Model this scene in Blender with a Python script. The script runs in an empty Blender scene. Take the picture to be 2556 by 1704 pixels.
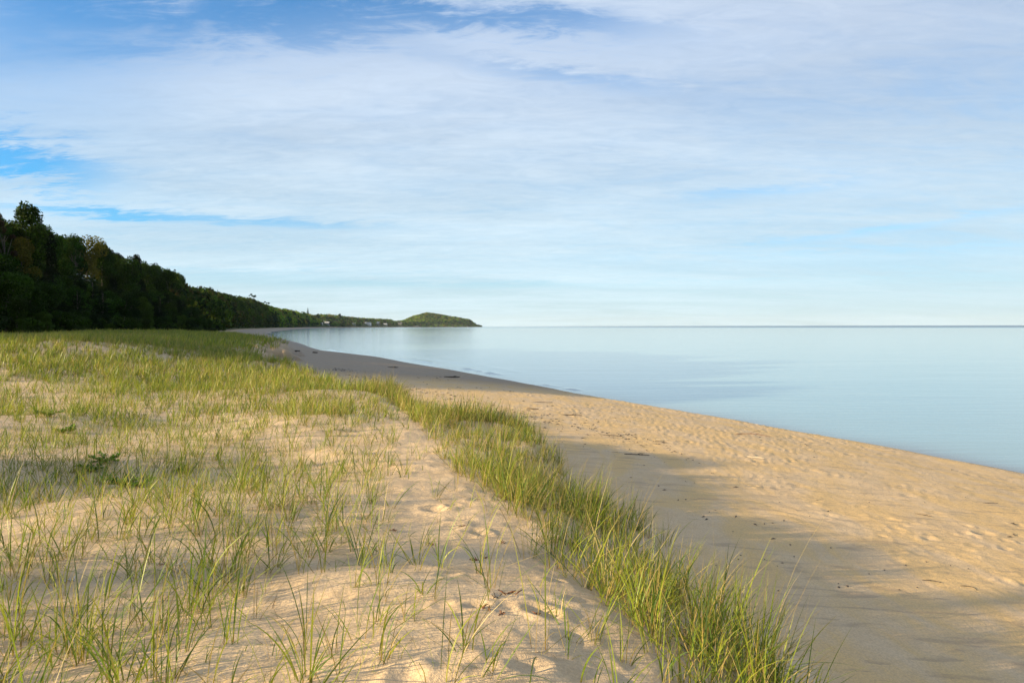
import bpy, math, random
import numpy as np
from mathutils import Vector, Matrix

random.seed(7)
RNG = np.random.default_rng(11)
S = bpy.context.scene
COL = S.collection

# ------------------------------------------------------------------ camera, light, exposure
EYE = 3.8                    # camera height above the lake
FPX, CU, V0 = 740.0, 512.0, 325.6
cam_d = bpy.data.cameras.new('camera')
cam_d.sensor_width = 36.0
cam_d.lens = FPX / 1024.0 * 36.0
cam_d.clip_start = 0.05
cam_d.clip_end = 60000.0
cam = bpy.data.objects.new('camera', cam_d)
COL.objects.link(cam)
cam.location = (0, 0, EYE)
PITCH = math.atan((341 - V0) / FPX)
cam.rotation_euler = (math.radians(90) - PITCH, math.radians(0.12), 0)
S.camera = cam

SUN_EL = math.radians(15.0)
SUN_AZ = math.radians(17.0)           # shadows run towards +X, turned this much towards +Y
DSH = (math.cos(SUN_AZ), math.sin(SUN_AZ))
sun_d = bpy.data.lights.new('sun', 'SUN')
sun_d.energy = 5.0
sun_d.angle = math.radians(0.55)
sun_d.color = (1.0, 0.78, 0.45)
sun = bpy.data.objects.new('sun', sun_d)
COL.objects.link(sun)
ldir = Vector((DSH[0] * math.cos(SUN_EL), DSH[1] * math.cos(SUN_EL), -math.sin(SUN_EL)))
sun.rotation_euler = ldir.to_track_quat('-Z', 'Y').to_euler()
sun.location = (-60, -30, 60)

S.view_settings.view_transform = 'Standard'
S.view_settings.look = 'None'
S.view_settings.gamma = 1.0
S.view_settings.exposure = 1.22
S.cycles.max_bounces = 6
S.cycles.diffuse_bounces = 3
S.cycles.transparent_max_bounces = 8
S.cycles.volume_bounces = 1


class NT:
    """tiny helper for node trees"""
    def __init__(self, tree):
        self.t = tree
        tree.nodes.clear()

    def n(self, typ, **kw):
        nd = self.t.nodes.new(typ)
        for k, v in kw.items():
            setattr(nd, k, v)
        return nd

    def inp(self, sock, v):
        if v is None:
            return
        if isinstance(v, bpy.types.NodeSocket):
            self.t.links.new(v, sock)
        else:
            sock.default_value = v

    def m(self, op, a, b=None, c=None, clamp=False):
        nd = self.n('ShaderNodeMath', operation=op, use_clamp=clamp)
        self.inp(nd.inputs[0], a)
        self.inp(nd.inputs[1], b)
        self.inp(nd.inputs[2], c)
        return nd.outputs[0]

    def ramp(self, v, a, b, lo=0.0, hi=1.0, smooth=True):
        nd = self.n('ShaderNodeMapRange', interpolation_type='SMOOTHSTEP' if smooth else 'LINEAR')
        self.inp(nd.inputs[0], v)
        for i, x in enumerate((a, b, lo, hi)):
            nd.inputs[i + 1].default_value = x
        return nd.outputs[0]

    def mix(self, f, a, b, blend='MIX'):
        nd = self.n('ShaderNodeMix', data_type='RGBA', blend_type=blend)
        self.inp(nd.inputs[0], f)
        self.inp(nd.inputs[6], a)
        self.inp(nd.inputs[7], b)
        return nd.outputs[2]

    def noise(self, vec, scale, detail=4.0, rough=0.5, dist=0.0):
        nd = self.n('ShaderNodeTexNoise')
        self.inp(nd.inputs['Vector'], vec)
        nd.inputs['Scale'].default_value = scale
        nd.inputs['Detail'].default_value = detail
        nd.inputs['Roughness'].default_value = rough
        nd.inputs['Distortion'].default_value = dist
        return nd.outputs[0]

    def mapping(self, vec, scale=(1, 1, 1), rot=(0, 0, 0), loc=(0, 0, 0)):
        nd = self.n('ShaderNodeMapping')
        self.inp(nd.inputs[0], vec)
        nd.inputs['Location'].default_value = loc
        nd.inputs['Rotation'].default_value = rot
        nd.inputs['Scale'].default_value = scale
        return nd.outputs[0]


def C4(r, g, b):
    return (r, g, b, 1.0)


# ------------------------------------------------------------------ sky: Nishita under thin high cloud
world = bpy.data.worlds.new('World')
S.world = world
world.use_nodes = True
w = NT(world.node_tree)
sky = w.n('ShaderNodeTexSky', sky_type='NISHITA', sun_disc=False)
sky.sun_elevation = SUN_EL
sky.sun_rotation = math.atan2(-DSH[0], -DSH[1])
sky.altitude = 0
sky.air_density = 1.0
sky.dust_density = 0.4
sky.ozone_density = 2.5
SKYK = 0.10
tc = w.n('ShaderNodeTexCoord').outputs['Generated']
sep = w.n('ShaderNodeSeparateXYZ')
w.inp(sep.inputs[0], tc)
dx, dy, dz = sep.outputs
el = w.m('ARCSINE', w.m('MINIMUM', w.m('MAXIMUM', dz, -1.0), 1.0))
az = w.m('ARCTAN2', dx, dy)
# cloud sheet seen in perspective: project the view direction on a flat layer overhead
zz = w.m('ADD', w.m('MAXIMUM', dz, 0.0), 0.10)
px = w.m('DIVIDE', dx, zz)
py = w.m('DIVIDE', dy, zz)
cmb = w.n('ShaderNodeCombineXYZ')
w.inp(cmb.inputs[0], px)
w.inp(cmb.inputs[1], py)
flat = cmb.outputs[0]
st = w.mapping(flat, scale=(0.55, 1.5, 1), rot=(0, 0, 0.35), loc=(3.1, 0.7, 0))
n_big = w.noise(st, 0.85, 5, 0.55, 0.6)
n_mid = w.noise(w.mapping(flat, scale=(1.1, 2.6, 1), rot=(0, 0, 0.25), loc=(1.7, 5.2, 0)), 1.7, 8, 0.62, 0.9)
n_fin = w.noise(w.mapping(flat, scale=(1.4, 3.4, 1), rot=(0, 0, 0.5)), 4.0, 8, 0.68, 1.2)
wob = w.m('MULTIPLY', w.m('SUBTRACT', n_mid, 0.5), 0.15)
wob2 = w.m('MULTIPLY', w.m('SUBTRACT', n_fin, 0.5), 0.10)
elw = w.m('ADD', w.m('ADD', el, wob), wob2)
gap = None
for a0, e0, wa, we, sl, st_ in (
        (-0.34, 0.372, 0.22, 0.045, 0.10, 0.55),
        (-0.12, 0.395, 0.18, 0.024, 0.00, 0.28),
        (0.05, 0.378, 0.15, 0.018, -0.10, 0.42),
        (0.05, 0.325, 0.16, 0.012, -0.15, 0.30),
        (-0.62, 0.195, 0.10, 0.022, -0.18, 1.0),
        (-0.58, 0.33, 0.16, 0.10, 0.0, 0.42),
        (-0.50, 0.134, 0.11, 0.0070, 0.0, 0.72),
        (-0.30, 0.131, 0.12, 0.005, 0.0, 0.35),
        (0.47, 0.116, 0.15, 0.0050, 0.10, 0.20),
        (0.33, 0.170, 0.12, 0.0080, 0.03, 0.25),
        (-0.35, 0.065, 0.22, 0.010, 0.0, 0.20),
        (-0.05, 0.055, 0.40, 0.005, 0.0, 0.20),
        (0.40, 0.085, 0.30, 0.010, 0.0, 0.10)):
    damp = min(1.0, we / 0.03)
    ew = w.m('ADD', el, w.m('MULTIPLY', w.m('ADD', wob, wob2), damp))
    a_ = w.m('DIVIDE', w.m('SUBTRACT', az, a0), wa)
    e_ = w.m('SUBTRACT', w.m('SUBTRACT', ew, e0), w.m('MULTIPLY', w.m('SUBTRACT', az, a0), sl))
    e_ = w.m('DIVIDE', e_, we)
    q = w.m('ADD', w.m('MULTIPLY', a_, a_), w.m('MULTIPLY', e_, e_))
    g = w.m('MULTIPLY', w.m('EXPONENT', w.m('MULTIPLY', q, -1.0)), st_)
    gap = g if gap is None else w.m('ADD', gap, g)
cov = w.m('ADD', w.m('MULTIPLY', w.m('SUBTRACT', n_big, 0.5), 0.42), w.m('MULTIPLY', w.m('SUBTRACT', n_mid, 0.5), 0.42))
cov = w.m('ADD', cov, w.m('MULTIPLY', w.m('SUBTRACT', n_fin, 0.5), 0.26))
cov = w.m('ADD', cov, 0.83)
cov = w.m('SUBTRACT', cov, gap)
cov = w.ramp(cov, 0.0, 1.05, 0.0, 0.97)
low = w.ramp(el, 0.0, 0.16, 0.95, 1.0)           # the sheet thins towards the horizon
cov = w.m('MULTIPLY', cov, low)
ccol = w.mix(w.ramp(el, 0.0, 0.38), C4(0.293, 0.364, 0.400), C4(0.262, 0.306, 0.370))
right = w.ramp(az, 0.1, 0.7, 1.0, 0.90)
bright = w.m('MULTIPLY', w.m('ADD', w.ramp(n_big, 0.3, 0.7, 0.95, 1.08), w.m('MULTIPLY', w.m('SUBTRACT', n_fin, 0.5), 0.22)), right)
cc = w.n('ShaderNodeVectorMath', operation='SCALE')
w.inp(cc.inputs[0], ccol)
w.inp(cc.inputs[3], bright)
bs = w.n('ShaderNodeVectorMath', operation='MULTIPLY')
w.inp(bs.inputs[0], sky.outputs[0])
w.inp(bs.inputs[1], w.mix(w.ramp(el, 0.02, 0.17), C4(SKYK * 0.50, SKYK * 0.74, SKYK * 1.05), C4(SKYK * 0.30, SKYK * 0.72, SKYK * 0.98)))
fin = w.mix(cov, bs.outputs[0], cc.outputs[0])
bg = w.n('ShaderNodeBackground')
w.inp(bg.inputs[0], fin)
bg.inputs[1].default_value = 1.0
out = w.n('ShaderNodeOutputWorld')
w.t.links.new(bg.outputs[0], out.inputs[0])


# ------------------------------------------------------------------ helpers
def mesh_np(name, verts, faces, smooth=False):
    """faces: (n,k) int array of one face size"""
    me = bpy.data.meshes.new(name)
    verts = np.ascontiguousarray(verts, dtype=np.float32)
    faces = np.ascontiguousarray(faces, dtype=np.int32)
    n, k = faces.shape
    me.vertices.add(len(verts))
    me.vertices.foreach_set('co', verts.ravel())
    me.loops.add(n * k)
    me.loops.foreach_set('vertex_index', faces.ravel())
    me.polygons.add(n)
    me.polygons.foreach_set('loop_start', np.arange(0, n * k, k, dtype=np.int32))
    me.update(calc_edges=True)
    if smooth:
        me.polygons.foreach_set('use_smooth', np.ones(n, dtype=bool))
    return me


def set_col(me, name, rgb):
    a = me.color_attributes.new(name, 'FLOAT_COLOR', 'POINT')
    c = np.ones((len(me.vertices), 4), dtype=np.float32)
    c[:, :3] = rgb
    a.data.foreach_set('color', c.ravel())


def obj(name, me, mat=None, parent=None, loc=None):
    o = bpy.data.objects.new(name, me)
    COL.objects.link(o)
    if mat is not None and me is not None and len(me.materials) == 0:
        me.materials.append(mat)
    if parent is not None:
        o.parent = parent
    if loc is not None:
        o.location = loc
    return o


def tag(o, label=None, cat=None, group=None, kind=None):
    if label: o['label'] = label
    if cat: o['category'] = cat
    if group: o['group'] = group
    if kind: o['kind'] = kind
    return o


def hsh(ix, iy, seed):
    h = (ix.astype(np.int64) * 374761393 + iy.astype(np.int64) * 668265263 + seed * 1274126177) & 0xFFFFFFFF
    h = ((h ^ (h >> 13)) * 1274126177) & 0xFFFFFFFF
    h = h ^ (h >> 16)
    return (h & 0xFFFFFF) / float(0x1000000)


def vnoise(x, y, seed=0):
    xi = np.floor(x); yi = np.floor(y)
    fx = x - xi; fy = y - yi
    fx = fx * fx * (3 - 2 * fx); fy = fy * fy * (3 - 2 * fy)
    a = hsh(xi, yi, seed); b = hsh(xi + 1, yi, seed)
    c = hsh(xi, yi + 1, seed); d = hsh(xi + 1, yi + 1, seed)
    return (a * (1 - fx) + b * fx) * (1 - fy) + (c * (1 - fx) + d * fx) * fy - 0.5


def fbm(x, y, seed=0, oc=4, g=0.5):
    r = 0; a = 1.0
    for i in range(oc):
        r = r + a * vnoise(x, y, seed + i * 17)
        x = x * 2.03 + 11.3; y = y * 2.03 - 7.7; a *= g
    return r


def sstep(a, b, x):
    t = np.clip((x - a) / (b - a), 0, 1)
    return t * t * (3 - 2 * t)


def sdist(P, x, y):
    """signed distance to polyline P (positive on its left, inland)"""
    best = np.full(x.shape, 1e12); sign = np.ones(x.shape)
    for i in range(len(P) - 1):
        ax, ay = P[i]; bx, by = P[i + 1]
        ex, ey = bx - ax, by - ay
        t = np.clip(((x - ax) * ex + (y - ay) * ey) / (ex * ex + ey * ey), 0, 1)
        ddx = x - ax - t * ex; ddy = y - ay - t * ey
        d = ddx * ddx + ddy * ddy
        cr = ex * (y - ay) - ey * (x - ax)
        mk = d < best
        best = np.where(mk, d, best)
        sign = np.where(mk, np.where(cr >= 0, 1.0, -1.0), sign)
    return np.sqrt(best) * sign


def smooth_poly(P, n=4):
    P = [np.array(p, float) for p in P]
    out = []
    for i in range(len(P) - 1):
        p0 = P[max(i - 1, 0)]; p1 = P[i]; p2 = P[i + 1]; p3 = P[min(i + 2, len(P) - 1)]
        L = np.linalg.norm(p2 - p1)
        # tangents scaled to the segment so uneven spacing does not overshoot
        m1 = (p2 - p0); m1 = m1 / (np.linalg.norm(m1) + 1e-9) * L
        m2 = (p3 - p1); m2 = m2 / (np.linalg.norm(m2) + 1e-9) * L
        for k in range(n):
            t = k / n
            h00 = 2*t**3-3*t**2+1; h10 = t**3-2*t**2+t; h01 = -2*t**3+3*t**2; h11 = t**3-t**2
            out.append(h00*p1 + h10*m1 + h01*p2 + h11*m2)
    out.append(P[-1])
    return [tuple(p) for p in out]


# ------------------------------------------------------------------ the lie of the land
SHORE = [(400, -3000), (80, -400), (40, -100), (26, -30), (17.9, 0), (15.3, 10), (12.7, 19.7), (10.9, 24.6), (8.5, 30.4),
         (4.7, 38.8), (0.66, 49), (-4.7, 63), (-16, 90), (-30, 117), (-49, 171), (-78, 247), (-108, 330), (-168, 520),
         (-300, 1040), (-452, 1750), (-470, 2000), (-448, 2300), (-420, 2700), (-385, 3050), (-250, 3200), (-160, 3330),
         (-137, 3450), (-200, 3620), (-700, 4200), (-3500, 7500)]
DUNE = [(380, -3000), (62, -400), (24, -100), (9, -30), (2.4, -5), (1.22, 3), (1.03, 4.5), (0.86, 6), (0.62, 8), (0.25, 10),
        (-0.8, 14.5), (-3, 18), (-6.5, 25), (-10, 31), (-15, 42), (-23, 70), (-39, 108), (-63, 171), (-101, 262), (-130, 345), (-190, 520),
        (-322, 1040), (-472, 1750), (-492, 2000), (-468, 2300), (-440, 2700), (-405, 3060), (-262, 3215), (-172, 3335),
        (-150, 3450), (-215, 3605), (-715, 4180), (-3500, 7460)]
FOOT = [(-78, -3000), (-78, -40), (-75, 0), (-74, 16), (-66, 50), (-66, 80), (-70, 100), (-83, 150), (-109, 250), (-140, 350), (-200, 520), (-338, 1040),
        (-492, 1750), (-508, 2000), (-484, 2300), (-456, 2700), (-418, 3075), (-275, 3232), (-190, 3340), (-172, 3440),
        (-235, 3590), (-730, 4160), (-3500, 7430)]
SHORE_S = smooth_poly(SHORE, 3)
DUNE_S = smooth_poly(DUNE, 3)
FOOT_S = smooth_poly(FOOT, 2)
AMP_Y = [-3000, -8, 7, 60, 110, 170, 260, 400, 520, 1000, 1500, 2000, 2600, 3050, 3300, 8000]
AMP_Z = [0.5, 0.5, 19, 17, 12, 10, 10, 12, 16, 24, 23, 17, 17, 13, 5, 5]
HILL_X = [-700, -560, -492, -446, -415, -386, -331, -276, -239, -193, -156, -133, -100]
HILL_Z = [15, 20, 28, 48, 58, 64, 56, 46, 40, 31, 18, 2, 0]

DENTS = []      # (x, y, radius, depth, rim, azimuth, stretch) hand-placed hollows


def cell_dents(x, y, size, rad, depth, seed, mask, prob=0.8, el=0.6):
    """scattered hollows with a raised lip (old footprints)"""
    z = np.zeros_like(x)
    gx = np.floor(x / size); gy = np.floor(y / size)
    for ox in (-1, 0, 1):
        for oy in (-1, 0, 1):
            cx = gx + ox; cy = gy + oy
            jx = (cx + hsh(cx, cy, seed)) * size
            jy = (cy + hsh(cx, cy, seed + 5)) * size
            an = hsh(cx, cy, seed + 9) * 2.2 - 0.2
            k = 0.6 + 0.8 * hsh(cx, cy, seed + 12)
            on = (hsh(cx, cy, seed + 15) < prob)
            ddx = x - jx; ddy = y - jy
            ca, sa = np.cos(an), np.sin(an)
            u = (ddx * ca + ddy * sa); v = (-ddx * sa + ddy * ca) / el
            r = np.sqrt(u * u + v * v) / (rad * k)
            prof = -np.exp(-(r * r) * 1.6) + 0.55 * np.exp(-((r - 1.45) ** 2) * 5)
            z += np.where(on, prof * depth * k, 0)
    return z * mask


def ground(x, y, detail=True):
    """terrain height and its fields"""
    x = np.asarray(x, float); y = np.asarray(y, float)
    far = np.hypot(x, y)
    d = sdist(SHORE_S, x, y)
    amp = np.clip(far / 60, 0.25, 6)
    d = d + fbm(x / (7 * amp), y / (7 * amp), 3, 3) * 0.9 * amp * np.exp(-np.abs(d) / (6 * amp))
    s = sdist(DUNE_S, x, y)
    s = s + fbm(x / 1.6, y / 1.6, 21, 3) * np.clip(far / 11, 0.42, 2.5)
    b = sdist(FOOT_S, x, y)
    zb = np.where(d < 0, np.maximum(d * 0.055, -3.0), 0.58 * (1 - np.exp(-np.maximum(d, 0) / 5.0)) + 0.056 * np.clip(d, 0, 14) + 0.03 * sstep(0, .5, d))
    
    # plateau of the foredune
    zd = 2.12 + 0.12 * fbm(x / 3.1, y / 3.1, 31, 3) * 2 - 0.14 * np.exp(-((s - 0.1) / 0.6) ** 2)
    zd = zd + (0.25 * sstep(-8, -12, x) + 0.85 * sstep(-11, -18, x)) * sstep(15, 29, y) * (1 - 0.55 * sstep(33, 46, y)) + 0.14 * fbm(x / 9, y / 9, 5, 2) * sstep(12, 30, y)
    zd = zd + 0.9 * np.exp(-(((x + 56) / 16) ** 2 + ((y - 112) / 16) ** 2))
    zd = zd - 0.6 * sstep(60, 130, y)
    t = sstep(-1.25, 0.35, s / np.clip(far / 30, 1.0, 3.0))
    z = zb + (zd - zb) * t
    am = np.interp(y, AMP_Y, AMP_Z)
    up = sstep(0, 1, b / 26.0)
    z = z + am * up * sstep(-6, 6, d) + fbm(x / 30, y / 30, 8, 3) * 3 * up * (am > 3)
    hh = np.interp(x, HILL_X, HILL_Z)
    z = z + np.maximum(hh - 10, 0) * np.exp(-((y - 3400 - (x + 330) * 0.3) / 150) ** 2) * sstep(2, 70, d)
    if detail:
        near = 1 - sstep(35, 70, far)
        dune_m = sstep(0.0, 0.5, s)
        beach_m = (1 - sstep(-0.9, -0.3, s)) * sstep(0.6, 1.6, d)
        # soft lumps and grass hummocks of blown sand
        z = z + near * dune_m * (0.034 * fbm(x / 0.6, y / 0.6, 41, 3) + 0.010 * fbm(x / 0.14, y / 0.14, 45, 3))
        # trodden way through the middle of the dune top
        way = np.exp(-((x - np.interp(y, [2, 6, 9, 13, 18], [0.1, -0.1, -1.0, -2.15, -3.3])) / 0.75) ** 2)
        m9 = dune_m * (1 - sstep(18, 26, far))
        z = z + cell_dents(x, y, 0.50, 0.11, 0.011, 71, m9 * np.clip(way * 1.2, 0, 1), 0.75)
        z = z + cell_dents(x, y, 1.1, 0.10, 0.008, 79, m9 * (1 - way) * 0.8, 0.6)
        for (qx, qy, rr, dep, rim, an, stt) in DENTS:
            mk = (np.abs(x - qx) < rr * 4) & (np.abs(y - qy) < rr * 4)
            if mk.any():
                ddx = x[mk] - qx; ddy = y[mk] - qy
                ca, sa = math.cos(an), math.sin(an)
                r = np.hypot((ddx * ca + ddy * sa) / stt, (-ddx * sa + ddy * ca)) / rr
                z[mk] += -dep * 0.75 * np.exp(-(r * r) * 1.8) + rim * 0.8 * np.exp(-((r - 1.5) ** 2) * 3.5)
        # trampled band, old footprints, then low wind ripples towards the dune foot
        tr = np.clip(fbm(x / 3.0, y / 3.0, 61, 3) * 2.2 + 0.75, 0.15, 1.0)
        band = sstep(-3.3, -6.5, s) if False else (1 - sstep(-6.0, -2.8, s))
        nb = 1 - sstep(45, 75, far)
        z = z + cell_dents(x, y, 0.28, 0.09, 0.014, 83, beach_m * band * tr * nb, 0.85)
        z = z + cell_dents(x, y, 0.85, 0.14, 0.016, 87, beach_m * nb * (0.25 + 0.75 * band), 0.45)
        cr, sr = math.cos(0.95), math.sin(0.95)
        u = x * cr + y * sr; v = -x * sr + y * cr
        ph = u * 2 * math.pi / 0.42 + fbm(x / 0.9, y / 0.9, 91, 3) * 7.0
        z = z + 0.006 * np.sin(ph) * beach_m * (1 - band) * (1 - sstep(12, 24, far)) * np.clip(0.6 + fbm(x / 1.3, y / 1.3, 93, 2) * 2, 0, 1)
        z = z + 0.02 * fbm(x / 0.8, y / 0.8, 95, 3) * beach_m * nb
        # beach cusps / little storm ridge above the water line
        z = z + 0.06 * np.exp(-((d - 1.6) / 0.9) ** 2) * nb
    return z, d, s, b


def gz(x, y):
    z = ground(np.array([x]), np.array([y]))[0]
    return float(z[0])


def at_px(sx, sy, lift=0.0):
    """photo pixel (2556 wide) -> point on the ground"""
    u, v = sx * 0.400626, sy * 0.400626
    tu = (u - CU) / FPX; tv = max((v - V0) / FPX, 1e-4)
    Y = 0.5
    ys = np.geomspace(1.5, 4000, 3000)
    zs = ground(ys * tu, ys, False)[0]
    ray = EYE - ys * tv
    k = np.argmax(zs >= ray)
    Y = ys[k]
    return tu * Y, Y


for sx, sy, rr, dep, rim, an, stt in (
        (1352, 1532, .13, .085, .05, 2.3, 1.5), (1385, 1456, .10, .06, .03, 0.3, 1.2), (1268, 1492, .09, .03, .03, 0, 1.4),
        (1186, 1512, .10, .035, .03, 0.5, 1.3), (1080, 1272, .15, .08, .04, 2.2, 1.4), (1128, 1263, .10, .05, .03, 0.4, 1.2),
        (1150, 1298, .12, .04, .04, 0.2, 1.7), (905, 1295, .10, .05, .02, 0.3, 1.2), (1200, 1330, .11, .04, .03, 2.5, 1.3),
        (1215, 1385, .08, .05, .03, 0.2, 1.2), (1120, 1660, .13, .03, .035, 0.7, 1.4), (1320, 1672, .12, .04, .03, 0.2, 1.3),
        (770, 1290, .11, .05, .03, 0.2, 1.4), (1010, 1700, .12, .03, .03, 1.2, 1.3), (1430, 1600, .14, .04, .03, 0.9, 1.4)):
    qx, qy = at_px(sx, sy)
    DENTS.append((qx, qy, rr * 0.55, dep * 0.55, rim * 0.4, an, stt))


# ------------------------------------------------------------------ materials
def principled(nt, **kw):
    p = nt.n('ShaderNodeBsdfPrincipled')
    for k, v in kw.items():
        nt.inp(p.inputs[k.replace('_', ' ')], v)
    return p


def new_mat(name):
    m = bpy.data.materials.new(name)
    m.use_nodes = True
    return m, NT(m.node_tree)


def finish(nt, bsdf):
    o = nt.n('ShaderNodeOutputMaterial')
    nt.t.links.new(bsdf, o.inputs[0])


def mat_ground():
    m, n = new_mat('sand')
    a = n.n('ShaderNodeAttribute', attribute_name='fields')
    sp = n.n('ShaderNodeSeparateColor')
    n.inp(sp.inputs[0], a.outputs[0])
    veg, wet_and_shade, beach = sp.outputs
    pos = n.n('ShaderNodeNewGeometry').outputs['Position']
    big = n.noise(pos, 0.35, 4, 0.6)
    mid = n.noise(pos, 2.3, 5, 0.6)
    fine = n.noise(pos, 55.0, 4, 0.7)
    grain = n.noise(pos, 210.0, 2, 0.6)
    c = n.mix(n.ramp(mid, 0.3, 0.7), C4(0.58, 0.42, 0.255), C4(0.64, 0.48, 0.31))
    # drier pale and darker golden patches on the beach
    stv = n.mapping(pos, scale=(1.0, 0.30, 1), rot=(0, 0, 0.5))
    pat = n.noise(stv, 1.6, 5, 0.6, 0.5)
    gold = n.m('MULTIPLY', beach, n.ramp(pat, 0.38, 0.62, 0.15, 0.95))
    c = n.mix(gold, c, C4(0.66, 0.445, 0.20))
    # thin dark mineral streaks lying in the troughs
    sm = n.mapping(pos, scale=(0.55, 2.6, 1), rot=(0, 0, 0.42))
    smu = n.noise(sm, 2.2, 4, 0.55, 0.8)
    c = n.mix(n.m('MULTIPLY', beach, n.ramp(smu, 0.55, 0.66, 0.0, 0.42)), c, C4(0.27, 0.205, 0.15))
    c = n.mix(n.ramp(fine, 0.38, 0.62, 0.36, 0.0), c, C4(0.28, 0.21, 0.15))
    c = n.mix(n.ramp(grain, 0.60, 0.78, 0.0, 0.35), c, C4(0.74, 0.62, 0.46))
    c = n.mix(n.m('MULTIPLY', wet_and_shade, n.ramp(mid, 0.2, 0.8, 0.8, 1.0)), c, C4(0.130, 0.092, 0.062))  # damp sand by the water, plus shade painted brown on the far beach
    soil = n.mix(mid, C4(0.035, 0.05, 0.015), C4(0.07, 0.085, 0.022))
    c = n.mix(veg, c, soil)
    rg = n.m('SUBTRACT', 0.95, n.m('MULTIPLY', wet_and_shade, 0.45))
    hgt = n.m('ADD', n.m('MULTIPLY', fine, 0.014), n.m('MULTIPLY', grain, 0.003))
    hgt = n.m('ADD', hgt, n.m('MULTIPLY', n.noise(pos, 9.0, 5, 0.6), 0.035))
    bp = n.n('ShaderNodeBump')
    bp.inputs['Strength'].default_value = 0.55
    bp.inputs['Distance'].default_value = 1.0
    n.inp(bp.inputs['Height'], hgt)
    p = principled(n, Base_Color=c, Roughness=rg, Specular_IOR_Level=0.15)
    n.inp(p.inputs['Normal'], bp.outputs[0])
    finish(n, p.outputs[0])
    return m


def mat_water():
    m, n = new_mat('lake_water')
    pos = n.n('ShaderNodeNewGeometry').outputs['Position']
    sp = n.n('ShaderNodeSeparateXYZ')
    n.inp(sp.inputs[0], pos)
    dist = n.m('SQRT', n.m('ADD', n.m('MULTIPLY', sp.outputs[0], sp.outputs[0]), n.m('MULTIPLY', sp.outputs[1], sp.outputs[1])))
    a = n.n('ShaderNodeAttribute', attribute_name='fields')
    sc = n.n('ShaderNodeSeparateColor')
    n.inp(sc.inputs[0], a.outputs[0])
    shallow = sc.outputs[0]
    r = (0, 0, 0.12)
    w1 = n.noise(n.mapping(pos, scale=(0.30, 1.6, 1), rot=r), 1.2, 4, 0.55, 0.4)
    w2 = n.noise(n.mapping(pos, scale=(0.25, 1.1, 1), rot=(0, 0, -0.1)), 0.16, 4, 0.55, 0.3)
    w3 = n.noise(n.mapping(pos, scale=(0.5, 1.6, 1), rot=(0, 0, 0.3)), 7.0, 3, 0.6)
    # a breeze line roughens the far water
    breeze = n.m('MULTIPLY', n.ramp(dist, 900.0, 1700.0), n.ramp(sp.outputs[0], -140.0, 900.0, 0.25, 1.0))
    k1 = n.m('MULTIPLY', w1, 0.016)
    k2 = n.m('MULTIPLY', w2, 0.055)
    k3 = n.m('MULTIPLY', w3, 0.0022)
    hg = n.m('ADD', n.m('ADD', k1, k2), k3)
    bp = n.n('ShaderNodeBump')
    bp.inputs['Strength'].default_value = 0.75
    bp.inputs['Distance'].default_value = 1.0
    n.inp(bp.inputs['Height'], hg)
    c = n.mix(shallow, C4(0.225, 0.335, 0.360), C4(0.13, 0.105, 0.095))
    c = n.mix(breeze, c, C4(0.03, 0.07, 0.11))
    rg = n.m('ADD', 0.07, n.m('MULTIPLY', breeze, 0.18))
    p = principled(n, Base_Color=c, Roughness=rg, IOR=1.33, Specular_IOR_Level=0.5)
    n.inp(p.inputs['Normal'], bp.outputs[0])
    finish(n, p.outputs[0])
    return m


def mat_leaf(name, rough=0.5, trans=0.35, hue=0.0, gain=1.0, spec=0.3, rnd=0.0):
    m, n = new_mat(name)
    a = n.n('ShaderNodeAttribute', attribute_name='tint')
    c = a.outputs[0]
    if rnd:
        oi = n.n('ShaderNodeObjectInfo').outputs['Random']
        hs = n.n('ShaderNodeHueSaturation')
        n.inp(hs.inputs['Hue'], n.ramp(oi, 0, 1, 0.5 - rnd * 0.4, 0.5 + rnd, False))
        n.inp(hs.inputs['Value'], n.ramp(n.m('FRACT', n.m('MULTIPLY', oi, 7.31)), 0, 1, 0.65, 1.35, False))
        n.inp(hs.inputs['Color'], c)
        c = hs.outputs[0]
    p = principled(n, Base_Color=c, Roughness=rough, Specular_IOR_Level=spec)
    t = n.n('ShaderNodeBsdfTranslucent')
    n.inp(t.inputs[0], n.mix(1.0, c, C4(1.15 * gain, 1.2 * gain, 0.6 * gain), 'MULTIPLY'))
    mx = n.n('ShaderNodeMixShader')
    mx.inputs[0].default_value = trans
    n.t.links.new(p.outputs[0], mx.inputs[1])
    n.t.links.new(t.outputs[0], mx.inputs[2])
    finish(n, mx.outputs[0])
    return m


def mat_wood(name, c1, c2, scale=20.0, rough=0.8):
    m, n = new_mat(name)
    pos = n.n('ShaderNodeTexCoord').outputs['Object']
    f = n.noise(n.mapping(pos, scale=(1, 1, 0.25)), scale, 5, 0.65)
    c = n.mix(n.ramp(f, 0.3, 0.7), C4(*c1), C4(*c2))
    bp = n.n('ShaderNodeBump')
    bp.inputs['Strength'].default_value = 0.5
    bp.inputs['Distance'].default_value = 0.02
    n.inp(bp.inputs['Height'], f)
    p = principled(n, Base_Color=c, Roughness=rough)
    n.inp(p.inputs['Normal'], bp.outputs[0])
    finish(n, p.outputs[0])
    return m


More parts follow.
